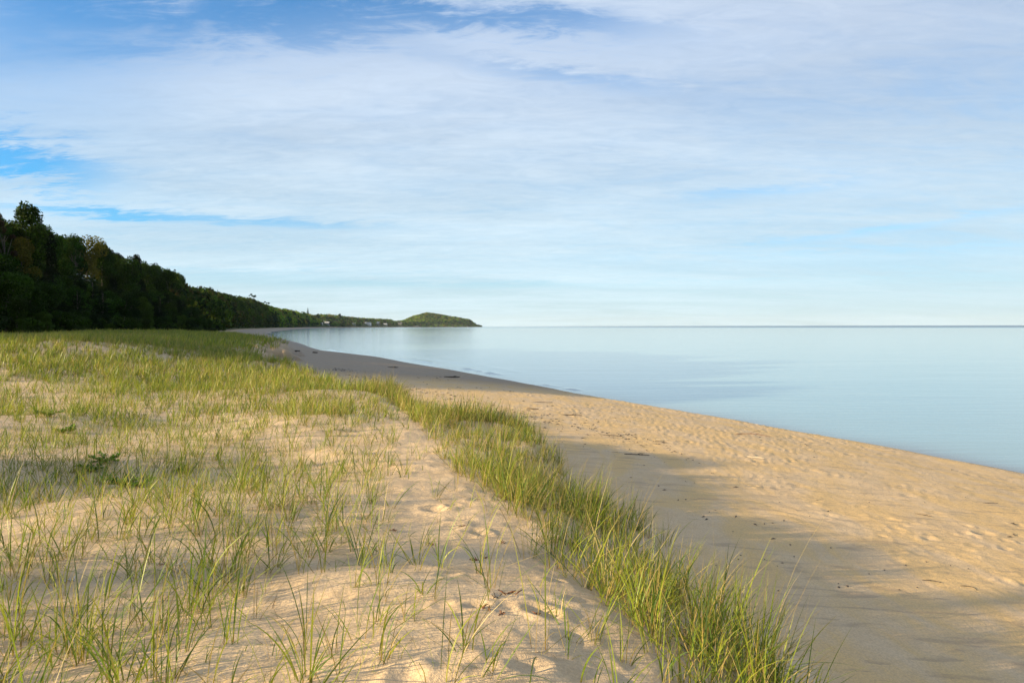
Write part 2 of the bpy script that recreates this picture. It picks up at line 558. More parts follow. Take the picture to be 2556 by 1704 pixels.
M_GROUND = mat_ground()
M_WATER = mat_water()
M_GRASS = mat_leaf('grass_blade', 0.45, 0.35, gain=1.0)
M_CROWN = mat_leaf('tree_leaf', 0.75, 0.18, rnd=0.022, spec=0.05)
M_WOODS = mat_leaf('far_leaf', 0.8, 0.12, spec=0.04)
M_HERB = mat_leaf('herb_leaf', 0.5, 0.3)
M_BARK = mat_wood('tree_bark', (0.035, 0.028, 0.02), (0.08, 0.065, 0.05), 3.0)
M_DRIFT = mat_wood('bleached_wood', (0.40, 0.32, 0.23), (0.62, 0.53, 0.40), 25.0)
M_DARKW = mat_wood('dark_wood', (0.025, 0.019, 0.014), (0.09, 0.065, 0.045), 25.0)
M_RUST = mat_wood('bark_flake', (0.09, 0.030, 0.012), (0.24, 0.10, 0.04), 60.0)
M_STONE = mat_wood('pebble', (0.05, 0.045, 0.04), (0.13, 0.11, 0.10), 30.0)
M_WHITE = mat_wood('shell', (0.60, 0.58, 0.54), (0.80, 0.78, 0.74), 40.0)


# ------------------------------------------------------------------ ground sheet and lake, one fan grid each
def fan(angles, radii):
    A, R = np.meshgrid(angles, radii)
    x = (R * np.sin(A)).ravel(); y = (R * np.cos(A)).ravel()
    na, nr = len(angles), len(radii)
    i = np.arange(nr - 1)[:, None] * na + np.arange(na - 1)[None, :]
    f = np.stack([i, i + 1, i + na + 1, i + na], -1).reshape(-1, 4)[:, ::-1]
    return x, y, f, na, nr


def radii_seq(parts):
    r = [parts[0][0]]
    for _, end, ratio in parts:
        while r[-1] < end:
            r.append(r[-1] * ratio)
    return np.array(r)


half = math.radians(40)
angs = np.concatenate([np.linspace(-math.pi, -half, 61)[:-1], np.linspace(-half, half, 780), np.linspace(half, math.pi, 61)[1:]])
rad = radii_seq([(0.7, 2.0, 1.02), (0, 13, 1.0048), (0, 60, 1.009), (0, 14000, 1.022)])
gx, gy, gf, na, nr = fan(angs, rad)
gzv, gd, gs, gb = ground(gx, gy)
c0 = len(gx)
gx = np.append(gx, 0.0); gy = np.append(gy, 0.0); gzv = np.append(gzv, gz(0.0, 0.0))
cap = np.array([[c0, j, j + 1] for j in range(na - 1)])
me = bpy.data.meshes.new('ground')
V = np.stack([gx, gy, gzv], 1).astype(np.float32)
nf, ncap = len(gf), len(cap)
me.vertices.add(len(V)); me.vertices.foreach_set('co', V.ravel())
me.loops.add(nf * 4 + ncap * 3)
me.loops.foreach_set('vertex_index', np.concatenate([gf.ravel(), cap[:, ::-1].ravel()]).astype(np.int32))
me.polygons.add(nf + ncap)
me.polygons.foreach_set('loop_start', np.concatenate([np.arange(nf) * 4, nf * 4 + np.arange(ncap) * 3]).astype(np.int32))
me.update(calc_edges=True)
me.polygons.foreach_set('use_smooth', np.ones(nf + ncap, dtype=bool))
far = np.hypot(gx[:-1], gy[:-1])
veg = np.clip(sstep(24, 60, far) * sstep(-0.6, 1.5, gs) * 0.62 + sstep(-4, 3, gb) * (np.interp(gy[:-1], AMP_Y, AMP_Z) > 2), 0, 1)
veg = np.clip(veg + 0.25 * fbm(gx[:-1] / 5, gy[:-1] / 5, 33, 3) * sstep(20, 50, far), 0, 1) * sstep(-0.9, 0.4, gs)
veg = np.where(gs > 8, np.maximum(veg, sstep(500, 900, far)), veg)
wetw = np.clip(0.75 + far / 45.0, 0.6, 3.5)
wet_and_shade = (1 - sstep(0.5, 1.1, gd / wetw)) * 1.0
wet_and_shade = np.maximum(wet_and_shade, sstep(34, 46, far) * 0.88 * (1 - sstep(-2, 1, gs)))  # not damp: paints the shade over the far beach into the sand colour
bch = (1 - sstep(-1.6, -0.4, gs))
fl = np.zeros((len(gx), 3), dtype=np.float32)
fl[:-1, 0] = veg; fl[:-1, 1] = wet_and_shade; fl[:-1, 2] = bch
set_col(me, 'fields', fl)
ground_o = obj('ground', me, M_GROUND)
tag(ground_o, kind='structure')

rad_w = radii_seq([(9.0, 70, 1.008), (0, 300, 1.02), (0, 11500, 1.06)])
angs_w = np.concatenate([np.linspace(-math.pi, -half, 41)[:-1], np.linspace(-half, half, 500), np.linspace(half, math.pi, 61)[1:]])
wx, wy, wf, wna, wnr = fan(angs_w, rad_w)
dsh = sdist(SHORE_S, wx, wy)
wfar = np.hypot(wx, wy)
wd = dsh + fbm(wx / 7, wy / 7, 3, 3) * 0.9 * np.exp(-np.abs(dsh) / 6)
# last low wavelets folding on the sand, in broken stretches
stretch = np.clip(fbm(wx / 5.0, wy / 5.0, 131, 3) * 4.0 - 0.1, 0, 1)
k = np.clip(wfar / 30, 0.8, 2.5)
wz = 0.11 * stretch * np.exp(-((wd + 0.75 * k) / (0.16 * k)) ** 2) * (wfar < 130)
wz = wz + 0.02 * np.clip(fbm(wx / 9, wy / 9, 137, 3) * 3, 0, 1) * np.exp(-((wd + 2.0 * k) / (0.3 * k)) ** 2) * (wfar < 90)
keep = (wd[wf] < 14 + 0.2 * wfar[wf]).any(axis=1) | (wfar[wf] > 9000).any(axis=1)
keep = (dsh[wf] < np.clip(wfar[wf] * 0.25, 8, 60)).any(axis=1)
me = mesh_np('lake', np.stack([wx, wy, wz], 1), wf[keep], True)
fl = np.zeros((len(wx), 3), dtype=np.float32)
fl[:, 0] = np.clip(np.exp(np.minimum(wd, 0) / np.clip(wfar / 30, .6, 1.2)), 0, 1) * 0.9
set_col(me, 'fields', fl)
lake = obj('lake', me, M_WATER)
tag(lake, kind='structure')


# ------------------------------------------------------------------ grass
GREENS = np.array([[0.170, 0.220, 0.020], [0.215, 0.260, 0.024], [0.120, 0.180, 0.024], [0.260, 0.275, 0.030], [0.095, 0.150, 0.036]])
STRAWS = np.array([[0.34, 0.25, 0.085], [0.42, 0.33, 0.14], [0.28, 0.20, 0.07]])


def blades(base, length, lean, curl, azim, width, face, col, seg, tipcol=None, basecol=None):
    """all arrays of n; returns verts, faces, colours of n curved tapering ribbons"""
    n = len(length)
    t = np.linspace(0, 1, seg + 1)
    ang = lean[:, None] + curl[:, None] * t[None, :] ** 1.4
    ds = (length / seg)[:, None]
    hor = np.concatenate([np.zeros((n, 1)), np.cumsum(np.sin((ang[:, 1:] + ang[:, :-1]) / 2) * ds, 1)], 1)
    ver = np.concatenate([np.zeros((n, 1)), np.cumsum(np.cos((ang[:, 1:] + ang[:, :-1]) / 2) * ds, 1)], 1)
    cx = base[:, 0:1] + hor * np.cos(azim)[:, None]
    cy = base[:, 1:2] + hor * np.sin(azim)[:, None]
    cz = base[:, 2:3] + ver
    wt = np.minimum(1, (1 - t) * 2.2) ** 0.8 * (0.75 + 0.25 * np.minimum(1, t * 4))
    wt[-1] = 0.04
    hw = width[:, None] * 0.5 * wt[None, :]
    sx = np.cos(face)[:, None] * hw; sy = np.sin(face)[:, None] * hw
    L = np.stack([cx - sx, cy - sy, cz], -1); R = np.stack([cx + sx, cy + sy, cz], -1)
    V = np.stack([L, R], 2).reshape(n, (seg + 1) * 2, 3)
    off = (np.arange(n) * (seg + 1) * 2)[:, None, None]
    k = np.arange(seg)[:, None] * 2
    f = (k + np.array([0, 1, 3, 2])[None, :])[None] + off
    bc = np.array([0.30, 0.19, 0.065])[None, None, :] if basecol is None else basecol[:, None, :]
    tt = t[None, :, None]
    c = col[:, None, :] * np.ones((1, seg + 1, 1))
    kb = np.clip(1 - tt / 0.22, 0, 1)
    c = c * (1 - kb) + bc * kb
    kt = np.clip((tt - 0.72) / 0.28, 0, 1) * 0.45
    c = c * (1 - kt) + np.array([0.33, 0.27, 0.09]) * kt
    Cc = np.repeat(c[:, :, None, :], 2, 2).reshape(n, (seg + 1) * 2, 3)
    return V.reshape(-1, 3), f.reshape(-1, 4), Cc.reshape(-1, 3)


def tuft_field(x, y, z, nbl, hgt, spread, straw, seg, width, seed, base_r=0.05, leanmax=0.6):
    """arrays per tuft -> one blade array"""
    g = np.random.default_rng(seed)
    idx = np.repeat(np.arange(len(x)), nbl)
    n = len(idx)
    rr = np.sqrt(g.random(n)) * (base_r * (0.5 + hgt[idx]))
    aa = g.random(n) * 2 * np.pi
    bx = x[idx] + rr * np.cos(aa); by = y[idx] + rr * np.sin(aa)
    base = np.stack([bx, by, z[idx] - 0.015], 1)
    azim = aa + g.normal(0, 0.7, n)
    azim = np.where(g.random(n) < 0.25, g.normal(0.2, 0.6, n), azim)     # a breath of wind off the land
    lean = np.abs(g.normal(0.10, 0.26, n)) * spread[idx]
    curl = np.abs(g.normal(0.45, 0.50, n)) * spread[idx]
    wide = g.random(n) < 0.22
    lean = np.where(wide, g.uniform(0.5, 1.15, n), lean)
    flatb = g.random(n) < 0.05                      # blades fallen on the sand
    lean = np.where(flatb, 1.45, lean); curl = np.where(flatb, 0.08, curl)
    broke = (g.random(n) < 0.10) & ~flatb
    curl = np.where(broke, curl + 1.2, curl)
    length = hgt[idx] * g.uniform(0.40, 1.15, n)
    wd = width * g.uniform(0.5, 1.25, n)
    face = g.random(n) * np.pi
    st = g.random(n) < straw[idx]
    tint = g.uniform(0.75, 1.25, (n, 1)) * (0.85 + 0.3 * hsh(idx, idx * 3, 5))[:, None]
    col = GREENS[g.integers(0, len(GREENS), n)]
    col = np.where(st[:, None], STRAWS[g.integers(0, 3, n)], col) * tint
    wd = np.where(st, wd * 0.6, wd)
    bc = np.where((g.random(n) < 0.5)[:, None], np.array([[0.30, 0.17, 0.06]]), np.array([[0.24, 0.24, 0.06]]))
    return blades(base, length, lean, curl, azim, wd, face, col, seg, basecol=bc)


def strip_left(y):
    return np.interp(y, [3.0, 3.5, 4.1, 5.2, 5.8, 7.75, 8.7, 12.4, 16.7, 20], [.95, .82, .62, .35, .25, -.25, -.72, -1.62, -2.65, -4.5])


def path_left(y):
    return np.interp(y, [2.0, 3.5, 4.5, 6.0, 8, 10, 12.4, 16.7, 18, 20], [-0.55, -.55, -0.75, -1.0, -1.35, -1.5, -2.0, -3.05, -3.6, -4.55])


def density(x, y, s):
    """tufts per square metre, and how straw-like"""
    xl = strip_left(y); xp = path_left(y)
    n1 = fbm(x / 1.1, y / 1.1, 51, 3); n2 = fbm(x / 4.5, y / 4.5, 53, 3)
    edge = (x > xl) & (s > -0.75)
    dn = np.where(edge, np.interp(y, [3, 8, 14], [95, 66, 46]) * sstep(-0.75, -0.15, s) * np.clip(1.0 + 1.5 * n1, 0.50, 2), 0)
    inpath = (x <= xl) & (x > xp)
    dn = np.where(inpath, np.where(y < 8.5, 4.2 + 4.5 * np.exp(-((x - xl) / 0.3) ** 2) + 4.0 * np.exp(-((x - xp) / 0.35) ** 2), 4.5), dn)
    left = x <= xp
    base = np.interp(y, [2, 6, 9, 12, 16, 20, 26], [34, 32, 24, 22, 26, 34, 34])
    dl = base * (1 + 1.0 * n1 + 0.6 * n2)
    dl = np.where((x > xp - 1.6) & (y > 9), dl + 9 * sstep(9, 12, y), dl)
    dl = dl * np.interp(x - xp, [-1.2, 0], [1.0, 0.55])
    dn = np.where(left & (s > 0), dl, dn)
    return np.clip(dn, 0, 120) * (s > -0.75)


def scatter(x0, x1, y0, y1, dmax, seed, wedge=True):
    g = np.random.default_rng(seed)
    n = int((x1 - x0) * (y1 - y0) * dmax)
    x = g.uniform(x0, x1, n); y = g.uniform(y0, y1, n)
    if wedge:
        ok = np.abs(x) < y * 0.78 + 1.6
        x, y = x[ok], y[ok]
    s = ground(x, y, False)[2]
    ok = g.random(len(x)) < density(x, y, s) / dmax
    return x[ok], y[ok], s[ok], g


GV, GF, GC = [], [], []
def add_blades(r):
    off = sum(len(v) for v in GV)
    GV.append(r[0]); GF.append(r[1] + off); GC.append(r[2])


def band_grass(x0, x1, y0, y1, dmax, seg, nb0, nb1, width, h0, h1, seed, spread=1.0):
    x, y, s, g = scatter(x0, x1, y0, y1, dmax, seed)
    z = ground(x, y)[0]
    n = len(x)
    edge = x > strip_left(y)
    h = g.uniform(h0, h1, n) * np.where(edge | (y < 6), 1.0, 0.84) * np.where(edge, 0.88 + 0.9 * fbm(x / 0.7, y / 0.7, 67, 2), 1.0)
    nb = g.integers(nb0, nb1, n)
    nb = np.where(edge, (nb * 1.7).astype(int), nb)
    straw = np.where(edge, 0.44, 0.32) + 0.25 * fbm(x / 1.7, y / 1.7, 57, 2)
    e_i = np.where(edge & (g.random(n) < 0.35))[0]
    if len(e_i):      # tall bleached flowering stalks of last year along the dune edge
        add_blades(tuft_field(x[e_i], y[e_i], z[e_i], g.integers(1, 4, len(e_i)), h[e_i] * 1.55, np.full(len(e_i), .8), np.full(len(e_i), .95), seg, width * 0.7, seed + 3))
    add_blades(tuft_field(x, y, z, nb, h, np.full(n, spread) * np.where(edge, 0.85, 1.0), np.clip(straw, 0.05, .8), seg, width, seed + 1))


band_grass(-7, 3.0, 1.6, 7.0, 120, 7, 4, 15, 0.0070, 0.26, 0.68, 101, 1.2)
band_grass(-11, 2.0, 7.0, 13.0, 80, 5, 4, 14, 0.0072, 0.24, 0.56, 103, 1.15)
band_grass(-18, 1.0, 13.0, 21.0, 60, 4, 6, 12, 0.010, 0.30, 0.56, 105, 1.0)
band_grass(-34, -2.0, 21.0, 38.0, 34, 3, 6, 11, 0.017, 0.34, 0.60, 107, 0.9)
# last year's straw lying on the sand
g = np.random.default_rng(351)
n = 5200
x = g.uniform(-9, 1.4, n); y = g.uniform(1.8, 13, n)
s_ = ground(x, y, False)[2]
ok = (s_ > -0.2) & (np.abs(x) < y * .78 + 1.4) & (g.random(n) < np.where((x > path_left(y)) & (x < strip_left(y)), .22, .75))
x, y = x[ok], y[ok]; n = len(x)
add_blades(blades(np.stack([x, y, ground(x, y)[0] + .006], 1), g.uniform(.05, .26, n), g.uniform(1.45, 1.56, n), g.uniform(0, .06, n), g.uniform(0, 6.28, n), np.full(n, .0045), g.uniform(0, 3.14, n),
                  np.array([[.30, .20, .09]]) * g.uniform(.5, 1.5, (n, 1)), 3, basecol=np.full((n, 3), [.2, .13, .07])))
# short sparse shoots and dead straws between the tufts
for (a_, b_, c_, d_, dm, nn, sg, wd_, sd) in ((-7, 1.6, 1.6, 8.0, 30, 700, 4, .0050, 301), (-12, 1.0, 8.0, 15.0, 22, 1500, 3, .0065, 303), (-20, 0, 15.0, 24.0, 16, 2500, 3, .010, 305)):
    g = np.random.default_rng(sd)
    n = int((b_ - a_) * (d_ - c_) * dm)
    x = g.uniform(a_, b_, n); y = g.uniform(c_, d_, n)
    s_ = ground(x, y, False)[2]
    pth = (x > path_left(y)) & (x < strip_left(y))
    ok = (np.abs(x) < y * 0.78 + 1.4) & (s_ > 0) & (g.random(n) < np.where(pth, 0.10, 0.85) * np.clip(0.7 + 1.2 * fbm(x / 1.5, y / 1.5, 59, 2), 0, 1))
    x, y = x[ok], y[ok]; n = len(x)
    add_blades(tuft_field(x, y, ground(x, y)[0], g.integers(1, 6, n), g.uniform(.12, .36, n), np.full(n, 1.4), np.full(n, .38), sg, wd_, sd + 1, 0.03))
me = mesh_np('dune_grass', np.concatenate(GV), np.concatenate(GF))
set_col(me, 'tint', np.concatenate(GC))
dg = obj('dune_grass', me, M_GRASS)
tag(dg, 'green and straw coloured beach grass growing over the sandy dune top', 'beach grass', kind='stuff')

GV, GF, GC = [], [], []
g = np.random.default_rng(201)
n = 90000
yy = g.uniform(38, 190, n) ; xx = -g.random(n) * 130
ok = (np.abs(xx) < yy * 0.76 + 2)
xx, yy = xx[ok], yy[ok]
zz_, dd_, ss_, bb_ = ground(xx, yy)
ok = (ss_ > -0.3) & (bb_ < 2.0) & (fbm(xx / 9, yy / 9, 77, 3) > -0.42)
xx, yy, zz_ = xx[ok], yy[ok], zz_[ok]
n = len(xx)
add_blades(tuft_field(xx, yy, zz_, np.full(n, 6), g.uniform(0.35, 0.75, n), np.full(n, 0.9), np.full(n, 0.12), 2, 0.05, 203, 0.5))
me = mesh_np('far_dune_grass', np.concatenate(GV), np.concatenate(GF))
set_col(me, 'tint', np.concatenate(GC))
fg = obj('far_dune_grass', me, M_GRASS)
tag(fg, 'darker green grass on the shaded far dune below the wooded bluff', 'beach grass', kind='stuff')


# single tufts that stand out in the foreground
def single_tuft(sx, sy, hpx, nb, spread, straw, label, seed, width=0.0075, base_r=0.05, arch=0.0):
    x, y = at_px(sx, sy)
    z = gz(x, y)
    h = hpx * 0.400626 / FPX * y
    g = np.random.default_rng(seed)
    r = tuft_field(np.array([0.0]), np.array([0.0]), np.array([0.0]), np.array([nb]), np.array([h]), np.array([spread]), np.array([straw]), 9, width, seed, base_r)
    me = mesh_np('grass_tuft', r[0], r[1])
    set_col(me, 'tint', r[2])
    o = obj('grass_tuft', me, M_GRASS, loc=(x, y, z))
    tag(o, label, 'grass tuft', 'single grass tufts on the open sand')
    return o


TUFTS = [
    (893, 1420, 145, 9, 0.45, .1, 'stiff upright green tuft left of the bare sandy hollow'),
    (935, 1549, 150, 9, 0.95, .1, 'dark green tuft with drooping tips and brown root, below the shadow line'),
    (1062, 1480, 110, 8, 1.5, .1, 'sprawling tuft of low blades leaning right across bare sand'),
    (1103, 1420, 190, 11, 0.75, .1, 'tall spiky fan shaped tuft in the middle of the bare sand'),
    (958, 1660, 150, 10, 1.5, .15, 'wide arching tuft with brown base near the bottom edge of the open sand'),
    (1206, 1708, 260, 6, 1.1, .0, 'tuft of few broad bright blades at the bottom centre of the photo'),
    (1331, 1383, 150, 7, 0.9, .05, 'lone tuft with one tall leaf and two side leaves behind the large footprint'),
    (1397, 1549, 140, 7, 0.6, .1, 'thick green shoot just right of the large footprint'),
    (1425, 1600, 170, 8, 0.9, .1, 'thin tuft of crossing blades between large footprint and grassy dune edge'),
    (1471, 1712, 190, 7, 1.2, .0, 'tuft with a broad blade bent over at the bottom right of the sand'),
    (1656, 1708, 190, 12, 1.0, .1, 'leafy tuft cut by the bottom edge at the grassy dune edge'),
    (755, 1706, 270, 26, 1.1, .15, 'big dense tuft arching to the left at the bottom edge'),
    (459, 1626, 200, 12, 1.2, .1, 'dark V shaped tuft on open sand in the lower left'),
    (361, 1706, 210, 16, 0.9, .3, 'bushy tuft with many brown stalks at the bottom edge'),
    (195, 1655, 240, 30, 0.8, .4, 'dense tuft with rusty straw base in the lower left'),
    (43, 1604, 260, 12, 0.9, .2, 'tall loose tuft beside the left edge of the photo'),
    (253, 1498, 170, 10, 0.8, .1, 'short dark tuft standing behind the rusty based tuft'),
    (567, 1462, 210, 16, 0.7, .15, 'tall narrow dark tuft on the left side of the shadow line'),
    (466, 1517, 190, 12, 0.7, .35, 'yellowish tuft between the V shaped tuft and the tall narrow tuft'),
    (578, 1610, 230, 12, 0.7, .1, 'slender upright tuft between the V shaped and the big arching tuft'),
    (36, 1437, 190, 14, 0.8, .2, 'thick tuft rising at the left edge above the bottom corner'),
    (806, 1249, 120, 9, 0.8, .1, 'small pale tuft at the upper left border of the bare sand'),
    (692, 1271, 120, 9, 1.0, .1, 'small spreading tuft left of the trodden way'),
    (828, 1646, 180, 8, 0.9, .2, 'thin reddish based tuft just right of the big arching tuft'),
    (1250, 1140, 130, 18, 0.7, .1, 'bright green tuft at the front of the dense dune edge grass'),
]
for i, t in enumerate(TUFTS):
    single_tuft(*t[:6], t[6], 500 + i * 7)


# low leafy herbs between the grass
def herb(sx, sy, size, nst, label, seed):
    size *= 0.72
    x, y = at_px(sx, sy)
    z = gz(x, y)
    g = np.random.default_rng(seed)
    V, F, Cc = [], [], []
    SV, SF = [], []
    root = obj('beach_herb', None, loc=(x, y, z))
    for k in range(nst):
        a = g.uniform(0, 2 * math.pi); L = size * g.uniform(0.6, 1.1)
        rise = g.uniform(0.45, 0.95)
        for j in range(9):
            t = (j + 1) / 9
            p = np.array([math.cos(a) * L * t, math.sin(a) * L * t, L * (rise * t - 0.35 * t * t)])
            for q in range(4):
                b = a + g.uniform(-2.2, 2.2)
                ll = size * 0.26 * g.uniform(0.6, 1.2); ww = ll * 0.30
                e = g.uniform(0.1, 1.1)
                d = np.array([math.cos(b) * math.cos(e), math.sin(b) * math.cos(e), math.sin(e)])
                sd = np.cross(d, [0, 0, 1.0]); sd = sd / (np.linalg.norm(sd) + 1e-6)
                o_ = len(V)
                V += [p, p + d * ll * .45 + sd * ww, p + d * ll, p + d * ll * .45 - sd * ww]
                F.append([o_, o_ + 1, o_ + 2, o_ + 3])
                cc = np.array([0.085, 0.16, 0.015]) * g.uniform(0.7, 1.6)
                Cc += [cc] * 4
        SV.append([np.array([0, 0, -0.01]), np.array([math.cos(a) * L, math.sin(a) * L, L * (rise - .35)])])
    me = mesh_np('leaves', np.array(V), np.array(F)); set_col(me, 'tint', np.array(Cc))
    obj('leaves', me, M_HERB, root)
    st = [tube([(0, 0, -.01), tuple(q[1] * .5 + np.array([0, 0, size * .12])), tuple(q[1])], [.004, .003, .001], 4) for q in SV]
    obj('stem', join_tubes('stem', st), M_RUST, root)
    tag(root, label, 'plant', 'low leafy plants between the beach grass')


def tube(pts, rads, sides=6):
    pts = [Vector(p) for p in pts]
    V, F = [], []
    for i, p in enumerate(pts):
        d = (pts[min(i + 1, len(pts) - 1)] - pts[max(i - 1, 0)]).normalized()
        up = Vector((0, 0, 1)) if abs(d.z) < 0.9 else Vector((1, 0, 0))
        a = d.cross(up).normalized(); b = d.cross(a)
        for k in range(sides):
            t = 2 * math.pi * k / sides
            V.append(tuple(p + (a * math.cos(t) + b * math.sin(t)) * rads[i]))
    for i in range(len(pts) - 1):
        for k in range(sides):
            k2 = (k + 1) % sides
            F.append((i * sides + k, i * sides + k2, (i + 1) * sides + k2, (i + 1) * sides + k))
    F.append(tuple(range(sides))[::-1])
    F.append(tuple((len(pts) - 1) * sides + k for k in range(sides)))
    return V, F


def join_tubes(name, parts, smooth=True):
    V, F = [], []
    for v, f in parts:
        o = len(V)
        V += v
        F += [tuple(i + o for i in q) for q in f]
    me = bpy.data.meshes.new(name)
    me.from_pydata(V, [], F)
    me.update()
    if smooth:
        me.polygons.foreach_set('use_smooth', np.ones(len(F), dtype=bool))
    return me


for i, (sx, sy, sz, ns, lb) in enumerate((
        (305, 1212, .26, 9, 'leafy dark green plant with the widest rosette, left centre among grass'),
        (345, 1214, .20, 7, 'small leafy plant just right of the widest leafy plant'),
        (225, 1172, .24, 8, 'yellow green leafy plant left of the others'),
        (255, 1152, .26, 8, 'leafy plant behind and right of the yellow green one'),
        (455, 1180, .22, 6, 'single upright leafy plant right of the cluster'),
        (150, 1078, .30, 8, 'leafy plant in the shaded grass at the far left of the dune'),
        (118, 1036, .26, 6, 'darkest leafy plant half hidden behind shaded grass'))):
    herb(sx, sy, sz, ns, lb, 900 + i)


# ------------------------------------------------------------------ driftwood, bark, pebbles on the sand
def stick(sx, sy, length, thick, az_, mat, label, name='driftwood_stick', cat='driftwood', bend=0.1, fork=False, group='sticks washed up on the beach', arch=0.0):
    x, y = at_px(sx, sy)
    if name == 'driftwood_stick':
        length *= 0.72; thick *= 0.62
    z = gz(x, y)
    g = random.Random(int(sx * 7 + sy))
    n = 6
    pts, rr = [], []
    for k in range(n + 1):
        t = k / n - 0.5
        pts.append((t * length, bend * length * (0.25 - t * t) * 2 + g.uniform(-.01, .01) * length, thick * 0.35 + arch * (0.25 - t * t) * 4))
        rr.append(thick * (0.5 if k else 0.38) * (1 - 0.45 * k / n))
    parts = [tube(pts, rr, 7)]
    if fork:
        p = pts[3]
        parts.append(tube([p, (p[0] + length * .16, p[1] + length * .12, p[2] + length * .05), (p[0] + length * .3, p[1] + length * .17, p[2] + length * .06)], [thick * .3, thick * .2, thick * .08], 5))
        p = pts[4]
        parts.append(tube([p, (p[0] + length * .1, p[1] - length * .1, p[2] + length * .07)], [thick * .25, thick * .08], 5))
    o = obj(name, join_tubes(name, parts), mat, loc=(x, y, z))
    o.rotation_euler = (0, 0, az_)
    tag(o, label, cat, group)
    return o


stick(1127, 941, .95, .10, -0.05, M_DARKW, 'dark waterlogged log lying in the shade on the beach', 'driftwood_log', 'log', .05, True, 'sticks washed up on the beach')
stick(1529, 1128, 1.15, .030, -0.45, M_DRIFT, 'long bleached stick lying beside the shaded sand at the dune foot', bend=.08)
stick(1650, 1098, .95, .026, -0.25, M_DRIFT, 'pale thin stick above the forked twig on the sunlit beach', bend=-.05)
stick(1424, 1037, 1.0, .05, -0.3, M_DARKW, 'dark twig behind the dune grass on the sunlit beach', fork=True)
stick(1329, 1021, .6, .07, -0.5, M_DARKW, 'short dark stick nearest the dune grass on the beach', bend=.1)
stick(1524, 1089, .75, .034, -0.3, M_DARKW, 'thin dark curved stick upper left of the pale thin stick', bend=.25)
stick(1590, 1136, .7, .040, -0.25, M_DARKW, 'dark forked twig right of the long bleached stick', fork=True)
stick(1650, 1106, .45, .035, -0.7, M_DARKW, 'small forked twig under the pale thin stick', fork=True)
stick(1874, 1142, .95, .036, -0.55, M_DRIFT, 'straight pale stick in the middle of the sunlit beach', bend=.02)
stick(1873, 1090, 1.5, .035, -0.2, M_RUST, 'brown branched twig pile upper right of the straight pale stick', fork=True, bend=.3, arch=.05)
stick(2424, 1474, .22, .014, -1.0, M_DARKW, 'tiny hooked twig near the right edge of the beach', bend=.9)
stick(2332, 1456, .24, .016, -0.4, M_DARKW, 'small dark twig left of the hooked twig', bend=.3)
stick(2476, 1262, .40, .022, 0.1, M_DARKW, 'short brown twig near the right edge on golden sand', bend=.2)
stick(2309, 1289, .32, .02, -0.8, M_DARKW, 'small forked twig beside the trampled footprints', fork=True)
stick(1350, 1004, 1.2, .05, -0.1, M_DARKW, 'thin dark driftwood at the far end of the sunlit sand', bend=.1)
stick(980, 916, .8, .07, -0.2, M_DARKW, 'distant dark driftwood piece on the shaded beach', 'driftwood_log', 'log', .1, True)
stick(742, 877, .45, .16, 0.1, M_DARKW, 'left one of two dark lumps of wood on the far shaded beach', 'driftwood_log', 'log', .1)
stick(786, 879, .55, .17, -0.2, M_DARKW, 'right one of two dark lumps of wood on the far shaded beach', 'driftwood_log', 'log', .1)
stick(1340, 1640, .40, .012, 0.05, M_DRIFT, 'thin straw coloured stalk lying on sand by the dune edge grass', bend=.1)


def flake_pile(sx, sy, size, label, seed, mat=None, name='bark_piece', cat='bark'):
    x, y = at_px(sx, sy)
    z = gz(x, y)
    g = random.Random(seed)
    parts = []
    for k in range(6):
        a = g.uniform(0, 6.28); L = size * g.uniform(.3, .7); cx = g.uniform(-.4, .4) * size; cy = g.uniform(-.3, .3) * size
        e = g.uniform(-.1, .5)
        p0 = (cx, cy, .002); p1 = (cx + math.cos(a) * L * .5, cy + math.sin(a) * L * .5, .006 + L * .5 * e); p2 = (cx + math.cos(a) * L, cy + math.sin(a) * L, .003 + L * e)
        parts.append(tube([p0, p1, p2], [size * .03, size * .06, size * .02], 5))
    o = obj(name, join_tubes(name, parts), mat or M_RUST, loc=(x, y, z))
    tag(o, label, cat, 'bark litter on the sand')


for i, (sx, sy, sz, lb) in enumerate((
        (1275, 1487, .085, 'reddish bark flakes on the small sand mound above the large footprint'),
        (1211, 1525, .070, 'reddish bark flakes lower left of the small sand mound'),
        (1258, 1534, .060, 'scattered bark crumbs between mound and large footprint'),
        (1337, 1541, .055, 'red brown bark bit inside the large footprint'),
        (1388, 1460, .050, 'bark bit in the round hollow by the dune edge grass'),
        (1211, 1386, .080, 'brown bark flakes on the edge of the long shadow'),
        (1182, 1393, .070, 'darker bark flakes left of those on the shadow edge'),
        (1078, 1359, .055, 'small bark bit behind the tall spiky tuft'),
        (1255, 1355, .055, 'small bark bit before the dune edge grass'),
        (980, 1328, .065, 'bark bit far left on the trodden sand'),
        (1150, 1314, .050, 'tiny bark bit among the far footprints'))):
    flake_pile(sx, sy, sz, lb, 40 + i)
flake_pile(1237, 1498, .060, 'black charred twig bits on the sand mound', 61, M_DARKW, 'charred_twig', 'twig')
flake_pile(443, 1413, .075, 'white shell fragment among the left grass', 62, M_WHITE, 'shell_piece', 'shell')
flake_pile(168, 1449, .070, 'white shell fragment in the lower left shadow', 63, M_WHITE, 'shell_piece', 'shell')
flake_pile(395, 1413, .050, 'dark bark bit left of a white shell fragment', 64)


